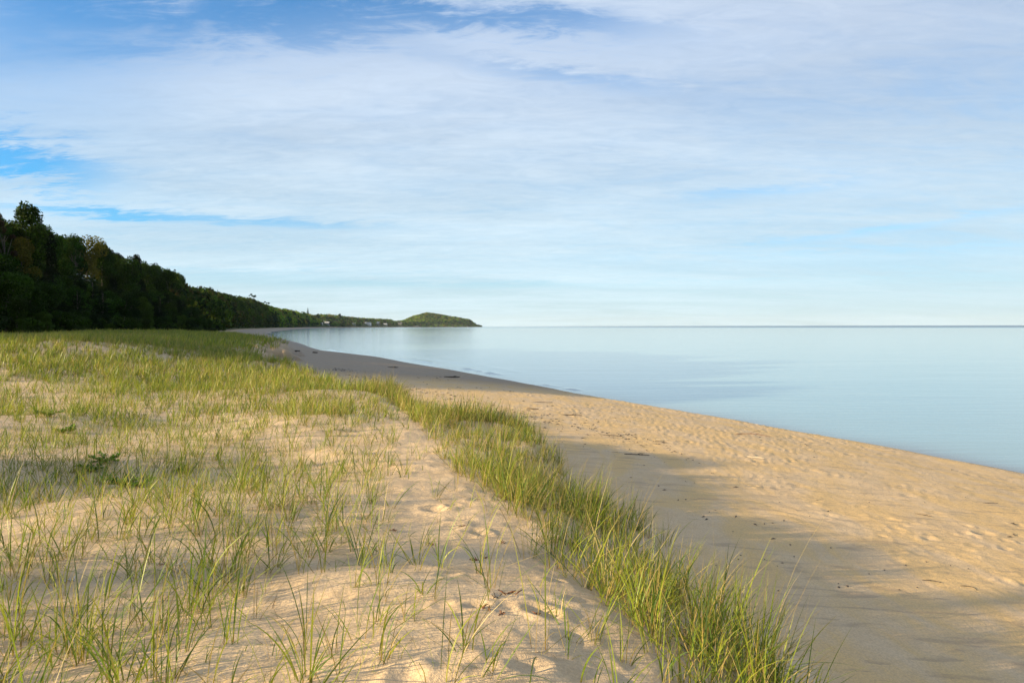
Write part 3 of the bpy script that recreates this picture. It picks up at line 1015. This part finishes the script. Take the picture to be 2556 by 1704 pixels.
def pebble_mesh(seed):
    g = np.random.default_rng(seed)
    V, F = [], []
    nl, ns = 5, 8
    for i in range(nl + 1):
        th = math.pi * i / nl
        for j in range(ns):
            ph = 2 * math.pi * j / ns
            r = 1 + g.uniform(-.15, .15)
            V.append((math.sin(th) * math.cos(ph) * r, .75 * math.sin(th) * math.sin(ph) * r, .5 * math.cos(th) * r))
    for i in range(nl):
        for j in range(ns):
            j2 = (j + 1) % ns
            F.append((i * ns + j, (i + 1) * ns + j, (i + 1) * ns + j2, i * ns + j2))
    me = bpy.data.meshes.new('pebble'); me.from_pydata(V, [], F); me.update()
    me.polygons.foreach_set('use_smooth', np.ones(len(F), dtype=bool))
    me.materials.append(M_STONE)
    return me


pm = [pebble_mesh(i) for i in range(4)]
g = np.random.default_rng(5)
cnt = 0
while cnt < 46:
    sx = g.uniform(1400, 2540); sy = g.uniform(1010, 1500)
    x, y = at_px(sx, sy)
    q = ground(np.array([x]), np.array([y]))
    if q[1][0] < 1.5 or q[2][0] > -1.0:
        continue
    o = obj('pebble', pm[cnt % 4], None, loc=(x, y, float(q[0][0]) + .004))
    k = g.uniform(.005, .014) * (1 + y / 30)
    o.scale = (k, k, k); o.rotation_euler = (0, 0, g.uniform(0, 6))
    tag(o, 'tiny dark pebble lying on the sunlit beach', 'pebble', 'dark pebbles scattered over the beach')
    cnt += 1


# fine drift litter in loose lines along the beach
g = np.random.default_rng(707)
n = 1500
y = g.uniform(4, 45, n); so = np.where(g.random(n) < .6, g.normal(-5.2, .5, n), g.uniform(-11, -2, n))
x = np.interp(y, [p[1] for p in DUNE_S if -10 < p[1] < 60], [p[0] for p in DUNE_S if -10 < p[1] < 60]) - so * 1.05
zq, dq, _, _ = ground(x, y)
ok = (dq > .8) & (fbm(x / 2.5, y / 2.5, 711, 2) > -.12)
x, y, zq = x[ok], y[ok], zq[ok]; n = len(x)
L_ = g.uniform(.012, .05, n) * (1 + y / 45); a = g.uniform(0, 6.28, n)
c_, s2 = np.cos(a) * L_, np.sin(a) * L_
P = np.stack([x, y, zq + .003], 1)
up = np.zeros((n, 3)); up[:, 2] = L_ * .30
e1 = np.stack([c_, s2, np.zeros(n)], 1); e2 = np.stack([-s2, c_, np.zeros(n)], 1) * .22
V = np.stack([P - e1, P + e2, P + e1, P - e2, P + up], 1).reshape(-1, 3)
o5 = np.arange(n)[:, None] * 5
F = np.concatenate([o5 + np.array([[0, 3, 4]]), o5 + np.array([[3, 2, 4]]), o5 + np.array([[2, 1, 4]]), o5 + np.array([[1, 0, 4]])])
dl = obj('drift_litter', mesh_np('drift_litter', V, F), M_DARKW)
tag(dl, 'fine dark bits of bark and weed strewn in loose lines on the beach', 'drift litter', kind='stuff')


# ------------------------------------------------------------------ trees
def leaf_cloud(centres, radii, n, size, g, cols, flat=0.8, dens_in=0.35):
    """small leaf-spray quads over several lobes"""
    w_ = np.array([r[0] * r[1] for r in radii]); w_ = w_ / w_.sum()
    idx = g.choice(len(centres), n, p=w_)
    u = g.normal(size=(n, 3)); u /= np.linalg.norm(u, axis=1)[:, None]
    rr = np.where(g.random(n) < dens_in, g.random(n) ** 0.4, g.uniform(0.86, 1.1, n))
    P = np.array(centres)[idx] + u * np.array(radii)[idx] * rr[:, None]
    nrm = u + g.normal(0, 0.55, (n, 3)); nrm /= np.linalg.norm(nrm, axis=1)[:, None]
    a = np.cross(nrm, g.normal(size=(n, 3))); a /= np.linalg.norm(a, axis=1)[:, None]
    b = np.cross(nrm, a)
    s = size * g.uniform(0.55, 1.3, n)[:, None]
    V = np.stack([P - a * s, P + b * s * .6, P + a * s, P - b * s * .6], 1).reshape(-1, 3)
    F = np.arange(n * 4).reshape(-1, 4)
    lobe = g.uniform(0.75, 1.3, len(centres))[idx][:, None]
    c = np.array(cols)[g.integers(0, len(cols), n)] * g.uniform(0.7, 1.3, (n, 1)) * lobe
    return V, F, np.repeat(c, 4, 0)


LEAFC = {
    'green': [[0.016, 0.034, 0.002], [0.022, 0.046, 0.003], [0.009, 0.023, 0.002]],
    'yellow': [[0.085, 0.070, 0.008], [0.065, 0.060, 0.008], [0.10, 0.078, 0.010]],
    'brown': [[0.038, 0.024, 0.014], [0.030, 0.019, 0.012]],
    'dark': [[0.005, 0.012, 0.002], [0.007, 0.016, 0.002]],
    'light': [[0.030, 0.055, 0.005], [0.024, 0.045, 0.004]],
}


def tree_meshes(kind, seed, shape='round', nleaf=2600, size=0.24):
    """unit tree 10 m tall; returns crown mesh, trunk mesh"""
    g = np.random.default_rng(seed)
    cs, rs = [], []
    if shape == 'round':
        for k in range(15):
            a = g.uniform(0, 2 * math.pi); rr = g.uniform(0.4, 2.7); hz = g.uniform(3.2, 8.9)
            rr *= 1.0 - max(0, hz - 6.5) / 5.0
            q = g.uniform(0.9, 1.7)
            cs.append((rr * math.cos(a), rr * math.sin(a), hz)); rs.append((q, q, q * 0.78))
        cs.append((0, 0, 8.8)); rs.append((1.2, 1.2, 1.1))
    elif shape == 'tall':
        for k in range(15):
            a = g.uniform(0, 2 * math.pi); hz = 2.0 + 7.2 * (k / 14)
            rr = g.uniform(0.2, 1.5) * (1.15 - hz / 12)
            q = g.uniform(0.7, 1.25)
            cs.append((rr * math.cos(a), rr * math.sin(a), hz)); rs.append((q, q, q))
    elif shape == 'pine':
        for k in range(17):
            hz = 1.8 + 8.0 * k / 16
            R_ = (10.2 - hz) * 0.28 + 0.12
            a = k * 2.4
            cs.append((R_ * .5 * math.cos(a), R_ * .5 * math.sin(a), hz)); rs.append((R_, R_, 0.32))
        cs.append((0, 0, 9.7)); rs.append((.25, .25, .6))
    elif shape == 'bush':
        for k in range(9):
            a = g.uniform(0, 2 * math.pi); rr = g.uniform(0.5, 3.0); hz = g.uniform(1.8, 6.5)
            q = g.uniform(1.3, 2.4)
            cs.append((rr * math.cos(a), rr * math.sin(a), hz)); rs.append((q, q, q * .9))
    elif shape == 'sparse':
        for k in range(13):
            a = g.uniform(0, 2 * math.pi); rr = g.uniform(1.0, 2.8); hz = g.uniform(4.5, 9.3)
            q = g.uniform(0.45, 0.85)
            cs.append((rr * math.cos(a), rr * math.sin(a), hz)); rs.append((q, q, q * .6))
    V, F, C_ = leaf_cloud(cs, rs, nleaf, size, g, LEAFC[kind])
    crown = mesh_np('crown', V, F)
    set_col(crown, 'tint', C_)
    crown.materials.append(M_CROWN)
    parts = []
    top = 9.0 if shape in ('pine', 'tall') else 7.0
    lean = g.uniform(-.3, .3, 2)
    tp = [(lean[0] * t, lean[1] * t, -0.8 + (top + .8) * t) for t in (0, .25, .5, .75, 1)]
    parts.append(tube(tp, [.24, .20, .15, .10, .04], 7))
    for i in g.choice(len(cs), 8, replace=False):
        c = cs[i]
        h0 = max(1.2, c[2] * 0.55)
        t = (h0 + .8) / (top + .8)
        p0 = (lean[0] * t, lean[1] * t, h0)
        p1 = ((p0[0] + c[0]) * .5, (p0[1] + c[1]) * .5, (h0 + c[2]) * .5 - .1)
        parts.append(tube([p0, p1, tuple(c)], [.09, .06, .02], 5))
    trunk = join_tubes('trunk', parts)
    trunk.materials.append(M_BARK)
    return crown, trunk


KINDS = {}
for nm, kind, shape, nl, sz, k in (
        ('broadleaf', 'green', 'round', 3000, .23, 4), ('broadleaf_light', 'light', 'round', 2600, .23, 2),
        ('oak_yellow', 'yellow', 'round', 2600, .22, 2), ('dark_tree', 'dark', 'tall', 2400, .23, 2),
        ('pine', 'dark', 'pine', 2600, .20, 2), ('bush', 'green', 'bush', 2200, .30, 2),
        ('brown_tree', 'brown', 'sparse', 900, .20, 1), ('sparse_green', 'green', 'sparse', 1100, .20, 1),
        ('young_light', 'light', 'tall', 2000, .22, 1)):
    KINDS[nm] = [tree_meshes(kind, 1000 + hash(nm) % 1 + 37 * j + len(nm) * 11, shape, int(nl * 1.9), sz * 0.76) for j in range(k)]

NICE = {'broadleaf': ('broadleaf_tree', 'tree'), 'broadleaf_light': ('broadleaf_tree', 'tree'), 'oak_yellow': ('broadleaf_tree', 'tree'),
        'dark_tree': ('dark_tree', 'tree'), 'pine': ('pine_tree', 'pine tree'), 'bush': ('leafy_bush', 'bush'),
        'brown_tree': ('bare_tree', 'tree'), 'sparse_green': ('thin_tree', 'tree'), 'young_light': ('young_tree', 'tree')}
GROUP = {'broadleaf': ('broad crowned mid green tree on the shaded bluff', 'green broadleaf trees on the bluff'),
         'broadleaf_light': ('broad crowned light green tree on the shaded bluff', 'light green trees on the bluff'),
         'oak_yellow': ('broad crowned yellow brown tree on the wooded bluff', 'yellow brown trees on the bluff'),
         'dark_tree': ('tall narrow dark leaved tree on the shaded bluff', 'tall dark trees on the bluff'),
         'pine': ('dark pine tree with layered boughs on the wooded bluff', 'pines on the bluff'),
         'bush': ('low rounded bush at the foot of the shaded bluff', 'bushes at the foot of the bluff'),
         'brown_tree': ('thin brown half bare tree on the wooded bluff', 'half bare trees on the bluff'),
         'sparse_green': ('thin open crowned green tree on the wooded bluff', 'open crowned trees on the bluff'),
         'young_light': ('slim light green young tree on the wooded bluff', 'young trees on the bluff')}


def put_tree(kind, x, y, height, width=None, label=None, z=None, g=random):
    pr = KINDS[kind]
    crown, trunk = pr[g.randrange(len(pr))]
    zz = gz(x, y) if z is None else z
    r = obj(NICE[kind][0], None, loc=(x, y, zz - 0.2))
    hs = height / 10.0
    ws = hs if width is None else width / 7.0
    r.scale = (ws, ws, hs)
    r.rotation_euler = (0, 0, g.uniform(0, 6.28))
    obj('crown', crown, None, r)
    obj('trunk', trunk, None, r)
    tag(r, label or GROUP[kind][0], NICE[kind][1], None if label else GROUP[kind][1])
    return r


SIL = [(-400, 180), (-60, 215), (0, 209), (10, 209), (17, 213), (28, 201), (38, 208), (45, 220), (55, 228), (75, 231), (90, 233), (100, 237), (113, 246), (124, 252), (135, 248), (140, 250), (146, 259),
       (158, 260), (175, 263), (182, 270), (187, 281), (200, 283), (210, 283), (222, 289), (233, 291), (245, 294), (256, 296), (266, 302), (280, 306), (296, 307), (305, 306), (312, 313),
       (325, 311), (345, 314), (360, 316), (395, 318), (410, 318)]
SU = [a for a, b in SIL]; SVV = [b for a, b in SIL]


def sil_top(x, y):
    """height a crown top may reach here"""
    u = CU + FPX * x / y
    return EYE + (V0 - np.interp(u, SU, SVV)) / FPX * y


g = random.Random(33)
# walk along the foot of the bluff
fp = [p for p in FOOT_S if -4 < p[1] < 1200]
seg_pts = []
acc = 0.0; last = np.array(fp[0]); step = 5.6
for p in fp[1:]:
    p = np.array(p); L = np.linalg.norm(p - last); dirv = (p - last) / L
    t = 0
    while t < L:
        seg_pts.append((last + dirv * t, dirv)); t += step
    last = p
n_ind = 0
specials = []
for (p, dv) in seg_pts:
    y0 = p[1]
    if y0 > 330:
        break
    nrm = np.array([-dv[1], dv[0]])
    visible = y0 > 82
    rows = (0, 1, 2, 3, 4) if visible else (1, 3, 4)
    for r_ in rows:
        boff = (1.5, 7.5, 14, 21, 28)[r_] + g.uniform(-2.5, 2.5)
        q = p + nrm * boff + dv * g.uniform(-2.8, 2.8)
        x, y = float(q[0]), float(q[1])
        if y < 5: continue
        z = gz(x, y)
        tops = float(sil_top(x, y)) if y > 95 else z + 11
        if not visible:
            tops = z + 13
        if r_ == 0:
            kind = g.choice(['bush', 'bush', 'young_light', 'broadleaf', 'dark_tree']); h = g.uniform(4.0, 6.5)
        elif r_ >= 3:
            kind = g.choice(['broadleaf', 'broadleaf', 'broadleaf', 'broadleaf_light', 'broadleaf_light', 'dark_tree', 'sparse_green'])
            h = tops - z - g.uniform(0.0, 2.2) if visible else g.uniform(11, 13)
        else:
            kind = g.choice(['broadleaf', 'broadleaf', 'dark_tree', 'broadleaf_light', 'bush', 'pine'])
            h = g.uniform(8, 10.5)
        h = max(4.0, min(h, 19.0, max(tops - z, 4.0)))
        if visible and r_ >= 3 and any(abs(CU + FPX * x / y - su_) < 6 for su_ in (29, 88, 131, 173, 22, 82, 95)):
            continue
        put_tree(kind, x, y, h, max(5.5, min(9.0, h * 0.8)) * g.uniform(.9, 1.1), None, z, g)
        n_ind += 1
print('trees', n_ind)


def px_tree(kind, u, vtop, back, width, label, hmax=30):
    """a tree at a chosen spot, crown top where the photograph shows it"""
    ys = np.arange(85, 2600, 2.0)
    xs = (u - CU) / FPX * ys
    zs, _, _, bb = ground(xs, ys, False)
    miss = np.abs(zs + hmax - (EYE + (V0 - vtop) / FPX * ys)) + np.where((bb > back) & (bb < 40), 0, 1000)
    Y = float(ys[np.argmin(miss)])
    x = (u - CU) / FPX * Y
    z = gz(x, Y)
    top = EYE + (V0 - vtop) / FPX * Y
    h = max(5, min(top - z, hmax * 1.6))
    return put_tree(kind, x, Y, h, width, label, z, random.Random(int(u)))


px_tree('broadleaf', 29, 199, 16, 11, 'tallest tree at the left, its sunlit crown above all others', 14)
px_tree('brown_tree', 5, 208, 14, 8, 'dark reddish brown tree at the left edge of the photo', 12)
px_tree('oak_yellow', 22, 226, 3, 7, 'small yellow brown tree in front of the tallest tree', 8)
px_tree('oak_yellow', 88, 232, 10, 11, 'large golden brown rounded tree on the ridge', 11)
px_tree('broadleaf', 75, 231, 14, 8, 'rounded green tree touching the golden brown tree on its left', 11)
px_tree('broadleaf', 131, 248, 12, 9, 'rounded green tree standing up from the middle of the ridge line', 11)
px_tree('broadleaf_light', 178, 263, 12, 11, 'sunlit tree at the steep step in the ridge line', 12)
px_tree('broadleaf', 168, 261, 12, 10, 'sunlit tree just left of the step in the ridge line', 12)
px_tree('brown_tree', 200, 284, 12, 10, 'reddish half dead tree right of the step in the ridge line', 12)
px_tree('sparse_green', 252, 292, 12, 14, 'thin open crowned tree poking above the lower ridge', 16)
px_tree('sparse_green', 267, 300, 12, 14, 'whitish thin tree at the lower end of the ridge', 16)
px_tree('pine', 308, 305, 2, 14, 'tall dark pine above the far shore trees by the point', 20)
px_tree('dark_tree', 340, 313, 4, 26, 'round dark green tree above the far shore cottages', 20)

g2 = np.random.default_rng(404)
up_, uh_ = [], []
for (p, dv) in seg_pts:
    if p[1] > 345: break
    nrm = np.array([-dv[1], dv[0]])
    for r_ in range(16):
        q = p + nrm * g2.uniform(-1.0, 32) + dv * g2.uniform(-3, 3)
        up_.append(q); uh_.append(g2.uniform(1.6, 4.2))
up_ = np.array(up_); uh_ = np.array(uh_)
UNDER = (np.column_stack([up_, ground(up_[:, 0], up_[:, 1], False)[0]]), uh_)

for (p, dv) in seg_pts[::2]:
    if p[1] < 88 or p[1] > 330: continue
    nrm = np.array([-dv[1], dv[0]])
    q = p + nrm * g.uniform(-6.5, -1.0) + dv * g.uniform(-3, 3)
    put_tree(g.choice(['bush', 'young_light', 'young_light']), float(q[0]), float(q[1]), g.uniform(1.8, 4.2), g.uniform(2.0, 4.2), 'low young tree or shrub at the grassy edge of the bluff', None, g)['group'] = 'shrubs at the grassy edge of the bluff'

# isolated trees standing outside the picture to the left, throwing the soft shadows on the dune
def shade_tree(kind, tx, ty, dist, height, width, label):
    x = tx - DSH[0] * dist; y = ty - DSH[1] * dist
    return put_tree(kind, x, y, height, width, label, None, random.Random(int(dist)))


shade_tree('sparse_green', -5.0, 11.6, 41, 10.0, 9, 'shorter open crowned tree left of the view that shades the middle dune')
shade_tree('sparse_green', -2.5, 12.6, 46, 12.5, 9, 'taller open crowned tree left of the view behind the shorter one')
snag_parts = [tube([(0, 0, -.5), (.1, 0, 4), (.25, .1, 8), (.2, .2, 14.5)], [.34, .32, .28, .16], 8),
              tube([(.2, .1, 7), (1.2, .6, 8.6), (2.1, .9, 9.6)], [.08, .05, .02], 5),
              tube([(.15, .1, 5.8), (-.9, -.6, 7.3), (-1.5, -.8, 8.3)], [.07, .05, .02], 5)]
sx_, sy_ = 0.13 - DSH[0] * 42, 5.55 - DSH[1] * 42
sn = obj('dead_tree', join_tubes('dead_tree', snag_parts), M_BARK, loc=(sx_, sy_, gz(sx_, sy_)))
tag(sn, 'bare dead tree left of the view, its trunk shading a strip of sand', 'tree')


# ------------------------------------------------------------------ far wood (uncountable) and the headland
def far_wood(name, pts, nq, size, hgt, cols, seed, spread=1.0):
    g = np.random.default_rng(seed)
    n = len(pts)
    P = np.repeat(pts, nq, 0)
    m_ = len(P)
    u = g.normal(size=(m_, 3)); u /= np.linalg.norm(u, axis=1)[:, None]
    u[:, 2] = np.abs(u[:, 2]) * 1.0 - 0.35
    hh = np.repeat(hgt, nq)
    rr = np.repeat(size[:, None] * spread * g.uniform(1.2, 1.9, (n, 1)), nq, 0)[:, 0]
    Q = P + np.stack([u[:, 0] * rr, u[:, 1] * rr, hh * (0.60 + 0.40 * u[:, 2] * g.uniform(.6, 1, m_))], 1)
    low = g.random(m_) < 0.25
    Q[:, 2] = np.where(low, P[:, 2] + hh * g.uniform(0.05, 0.6, m_), Q[:, 2])
    nrm = u + g.normal(0, .5, (m_, 3)); nrm /= np.linalg.norm(nrm, axis=1)[:, None]
    a = np.cross(nrm, g.normal(size=(m_, 3))); a /= np.linalg.norm(a, axis=1)[:, None]
    b = np.cross(nrm, a)
    s = (np.repeat(size, nq) * g.uniform(.26, .48, m_))[:, None]
    V = np.stack([Q - a * s, Q + b * s * .7, Q + a * s, Q - b * s * .7], 1).reshape(-1, 3)
    F = np.arange(m_ * 4).reshape(-1, 4)
    ci = g.integers(0, len(cols), n)
    c = np.array(cols)[ci] * g.uniform(.75, 1.3, (n, 1))
    c = np.repeat(np.repeat(c, nq, 0) * g.uniform(.8, 1.2, (m_, 1)), 4, 0)
    me = mesh_np(name, V, F)
    set_col(me, 'tint', c)
    return me


FARC = [[0.085, 0.165, 0.012], [0.115, 0.195, 0.014], [0.150, 0.195, 0.020], [0.140, 0.125, 0.024], [0.018, 0.042, 0.006], [0.012, 0.030, 0.008]]
rg = np.random.default_rng(303)
pts = []
hts = []
szs = []
HOUSES_CLEAR = []
HS = [  # u, v of the base, depth Y, width, depth, wall height, roof, colour, label
    (321.7, 324.1, 1760, 6, 6, 3.2, 'white', 'tiny white boathouse left of the white cottage'),
    (326.8, 323.8, 1800, 15, 9, 4.2, 'white', 'white cottage with low wing above the dark far shore'),
    (354.0, 324.2, 2150, 9, 8, 3.6, 'white', 'small white roofed cottage alone between the trees'),
    (367.5, 324.3, 2350, 24, 10, 5.5, 'grey', 'long blue grey lodge at the far shore'),
    (378.0, 324.2, 2450, 14, 10, 6.5, 'white', 'white gabled house right of the long lodge'),
    (385.0, 324.6, 2500, 16, 9, 3.8, 'white', 'low white cottage right of the gabled house'),
    (399.5, 323.4, 2600, 20, 10, 4.5, 'tan', 'tan house half hidden in trees near the headland'),
]
def house_y(hu, hv, hY):
    ys = np.arange(hY * 0.85, hY * 1.25, 3.0)
    xs = (hu - CU) / FPX * ys
    zs, _, _, bb = ground(xs, ys, False)
    return float(ys[np.argmin(np.abs(zs - (EYE - (hv - V0) / FPX * ys)) + np.where((bb > -2) & (bb < 60), 0, 100))])


HS = [(a, b, house_y(a, b, c), *r_) for (a, b, c, *r_) in HS]
for (hu, hv, hY, *_r) in HS:
    HOUSES_CLEAR.append(((hu - CU) / FPX * hY, hY, _r[0] / 2 + 1.5))
fp = [np.array(p) for p in FOOT_S if 320 < p[1] < 3460 and p[0] > -520]
for i in range(len(fp) - 1):
    a, b = fp[i], fp[i + 1]
    L = np.linalg.norm(b - a); dv = (b - a) / L; nv = np.array([-dv[1], dv[0]])
    ymid = (a[1] + b[1]) / 2
    sp_ = 6.0 if ymid < 1100 else 9.0
    for k in range(int(L / sp_)):
        for r_ in range(7 if ymid < 1100 else 6):
            q = a + dv * (k + rg.random()) * sp_ + nv * (r_ * sp_ * 0.9 + rg.uniform(-2, 3))
            if any(abs(q[0] - hx * q[1] / hy) < hw_ and -130 < q[1] - hy < 7 for hx, hy, hw_ in HOUSES_CLEAR):
                continue
            pts.append(q); szs.append(sp_ * 0.42)
nshore = len(pts)
pts = np.array(pts); szs = np.array(szs)
zz2 = ground(pts[:, 0], pts[:, 1], False)[0]
tp = EYE + (V0 - np.interp(CU + FPX * pts[:, 0] / pts[:, 1], SU, SVV)) / FPX * pts[:, 1]
hts = np.clip(tp - zz2, 5, 24) * rg.uniform(.62, 1.04, len(pts))
hts = np.where(pts[:, 1] > 2900, np.minimum(hts, 11), hts)
nearb = pts[:, 1] < 1150
me = far_wood('bluff_wood', np.column_stack([pts, zz2])[nearb], 75, szs[nearb], hts[nearb], [[0.036, 0.070, 0.005], [0.030, 0.056, 0.004], [0.060, 0.085, 0.008], [0.014, 0.032, 0.004], [0.010, 0.024, 0.004], [0.050, 0.046, 0.010]], 15)  # leaf colours darkened to paint this stretch as a slope in shade
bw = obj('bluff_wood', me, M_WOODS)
tag(bw, 'green wood with shade in its leaf colours on the far stretch of the bluff running down to the bay', 'wood', kind='stuff')
me = far_wood('far_wood', np.column_stack([pts, zz2])[~nearb], 70, szs[~nearb], hts[~nearb], FARC, 5)
fw = obj('far_wood', me, M_WOODS)
tag(fw, 'green and brownish wood running along the far shore', 'wood', kind='stuff')

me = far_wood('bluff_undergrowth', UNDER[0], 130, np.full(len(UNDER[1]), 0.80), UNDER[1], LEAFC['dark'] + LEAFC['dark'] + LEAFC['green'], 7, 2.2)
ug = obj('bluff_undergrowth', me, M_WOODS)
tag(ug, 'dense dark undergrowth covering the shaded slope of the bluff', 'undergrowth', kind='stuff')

hx = rg.uniform(-640, -128, 5200); hy = rg.uniform(3080, 3640, 5200)
q = ground(hx, hy, False)
ok = (q[1] > 6)
hx, hy, hz = hx[ok], hy[ok], q[0][ok]
me = far_wood('headland_wood', np.column_stack([hx, hy, hz - 2]), 26, np.full(len(hx), 5.0), rg.uniform(6, 11, len(hx)), FARC, 9)
hw = obj('headland_wood', me, M_WOODS)
tag(hw, 'green wood covering the rounded headland at the end of the bay', 'wood', kind='stuff')


# ------------------------------------------------------------------ cottages on the far shore
def plain(name, c, rough=0.7):
    m, n = new_mat(name)
    pos = n.n('ShaderNodeTexCoord').outputs['Object']
    f = n.noise(pos, 1.5, 4, 0.6)
    cc = n.mix(f, C4(*[v * 0.9 for v in c]), C4(*[min(1, v * 1.08) for v in c]))
    p = principled(n, Base_Color=cc, Roughness=rough)
    finish(n, p.outputs[0])
    return m


WALLM = {'white': plain('white_siding', (0.33, 0.33, 0.31)), 'grey': plain('grey_siding', (0.42, 0.47, 0.54)), 'tan': plain('tan_siding', (0.42, 0.38, 0.30))}
ROOFM = {'white': plain('pale_roof', (0.62, 0.62, 0.62)), 'grey': plain('slate_roof', (0.30, 0.33, 0.38)), 'tan': plain('brown_roof', (0.17, 0.13, 0.10))}
GLASS = plain('window_glass', (0.03, 0.04, 0.05), 0.15)
DOORM = plain('door_paint', (0.12, 0.08, 0.06))


def boxm(name, x0, x1, y0, y1, z0, z1):
    V = [(x, y, z) for z in (z0, z1) for y in (y0, y1) for x in (x0, x1)]
    F = [(0, 2, 3, 1), (4, 5, 7, 6), (0, 1, 5, 4), (2, 6, 7, 3), (0, 4, 6, 2), (1, 3, 7, 5)]
    me = bpy.data.meshes.new(name); me.from_pydata(V, [], F); me.update()
    return me


def house(hu, hv, hY, W, D, H, colr, label):
    x = (hu - CU) / FPX * hY
    z = EYE - (hv - V0) / FPX * hY
    zg = gz(x, hY)
    r = obj('cottage', None, loc=(x, hY, zg))
    r.rotation_euler = (0, 0, -0.12)
    lift = 0.4
    Hh = max(H, 3) + lift
    # gabled wall body
    w2, d2 = W / 2, D / 2
    rise = min(3.2, D * .32)
    V = [(-w2, -d2, -3), (w2, -d2, -3), (w2, d2, -3), (-w2, d2, -3), (-w2, -d2, Hh), (w2, -d2, Hh), (w2, d2, Hh), (-w2, d2, Hh), (-w2, 0, Hh + rise), (w2, 0, Hh + rise)]
    F = [(0, 1, 5, 4), (2, 3, 7, 6), (1, 2, 6, 9, 5), (3, 0, 4, 8, 7), (0, 3, 2, 1), (4, 5, 9, 8), (6, 7, 8, 9)]
    me = bpy.data.meshes.new('wall'); me.from_pydata(V, [], F); me.update()
    obj('wall', me, WALLM[colr], r)
    e = .5
    V = []
    for zz3 in (0.03, 0.28):
        V += [(-w2 - e, -d2 - e, Hh - rise * e / d2 + zz3), (w2 + e, -d2 - e, Hh - rise * e / d2 + zz3), (w2 + e, 0, Hh + rise + zz3), (-w2 - e, 0, Hh + rise + zz3), (-w2 - e, d2 + e, Hh - rise * e / d2 + zz3), (w2 + e, d2 + e, Hh - rise * e / d2 + zz3)]
    F = [(6, 7, 8, 9), (9, 8, 11, 10), (1, 0, 3, 2), (2, 3, 4, 5), (0, 1, 7, 6), (5, 4, 10, 11), (0, 6, 9, 3), (3, 9, 10, 4), (1, 2, 8, 7), (2, 5, 11, 8)]
    me = bpy.data.meshes.new('roof'); me.from_pydata(V, [], F); me.update()
    rf = obj('roof', me, ROOFM[colr], r)
    obj('chimney', boxm('chimney', w2 * .4, w2 * .4 + .9, .4, 1.3, Hh, Hh + rise + 1.2), ROOFM['tan'], rf)
    nw = max(2, int(W / 4))
    for k in range(nw):
        cx = -w2 + W * (k + .5) / nw
        if k == nw // 2:
            obj('door', boxm('door', cx - .5, cx + .5, -d2 - .08, -d2 - .01, .3, 2.5), DOORM, r)
        else:
            obj('window', boxm('window', cx - .7, cx + .7, -d2 - .07, -d2 - .01, 1.2, 2.6), GLASS, r)
    tag(r, label, 'house', 'cottages along the far shore')


for h in HS:
    house(*h)

# gull gliding over the bay
def gull(u, v, Y, label):
    x = (u - CU) / FPX * Y; z = EYE + (V0 - v) / FPX * Y
    r = obj('gull', None, loc=(x, Y, z))
    body = tube([(0, .30, 0), (0, .2, .01), (0, 0, .0), (0, -.18, 0), (0, -.32, .01)], [.012, .05, .065, .045, .02], 8)
    me = join_tubes('body', [body])
    bm = plain('gull_feather', (0.16, 0.17, 0.19)) if 'gull_feather' not in bpy.data.materials else bpy.data.materials['gull_feather']
    obj('body', me, bm, r)
    for s in (-1, 1):
        P = [(0.03, .12, .02), (.38, .16, .15), (.78, .02, .10), (.80, -.02, .10), (.38, -.02, .14), (.03, -.10, .02)]
        V = [(s * a, b, c) for a, b, c in P] + [(s * a, b, c - .015) for a, b, c in P]
        F = [(0, 1, 4, 5), (1, 2, 3, 4), (11, 10, 7, 6), (10, 9, 8, 7), (0, 6, 7, 1), (1, 7, 8, 2), (2, 8, 9, 3), (3, 9, 10, 4), (4, 10, 11, 5)]
        me = bpy.data.meshes.new('wing'); me.from_pydata(V, [], F); me.update()
        obj('wing', me, bm, r)
    tag(r, label, 'bird')


gull(319.5, 252.3, 300, 'tiny dark bird gliding in the sky above the far end of the ridge')

# ------------------------------------------------------------------ thin haze over the lake
HAZE = 0.00002
if HAZE > 0:
    me = boxm('haze', -14500, 14500, -14500, 14500, -4.2, 150)
    hz_o = obj('haze', me)
    m = bpy.data.materials.new('haze'); m.use_nodes = True
    n = NT(m.node_tree)
    pv = n.n('ShaderNodeVolumePrincipled')
    pv.inputs['Color'].default_value = (0.80, 0.90, 1.0, 1)
    pv.inputs['Density'].default_value = HAZE
    pv.inputs['Anisotropy'].default_value = 0.0
    o_ = n.n('ShaderNodeOutputMaterial')
    n.t.links.new(pv.outputs[0], o_.inputs[1])
    me.materials.append(m)
    tag(hz_o, kind='stuff')
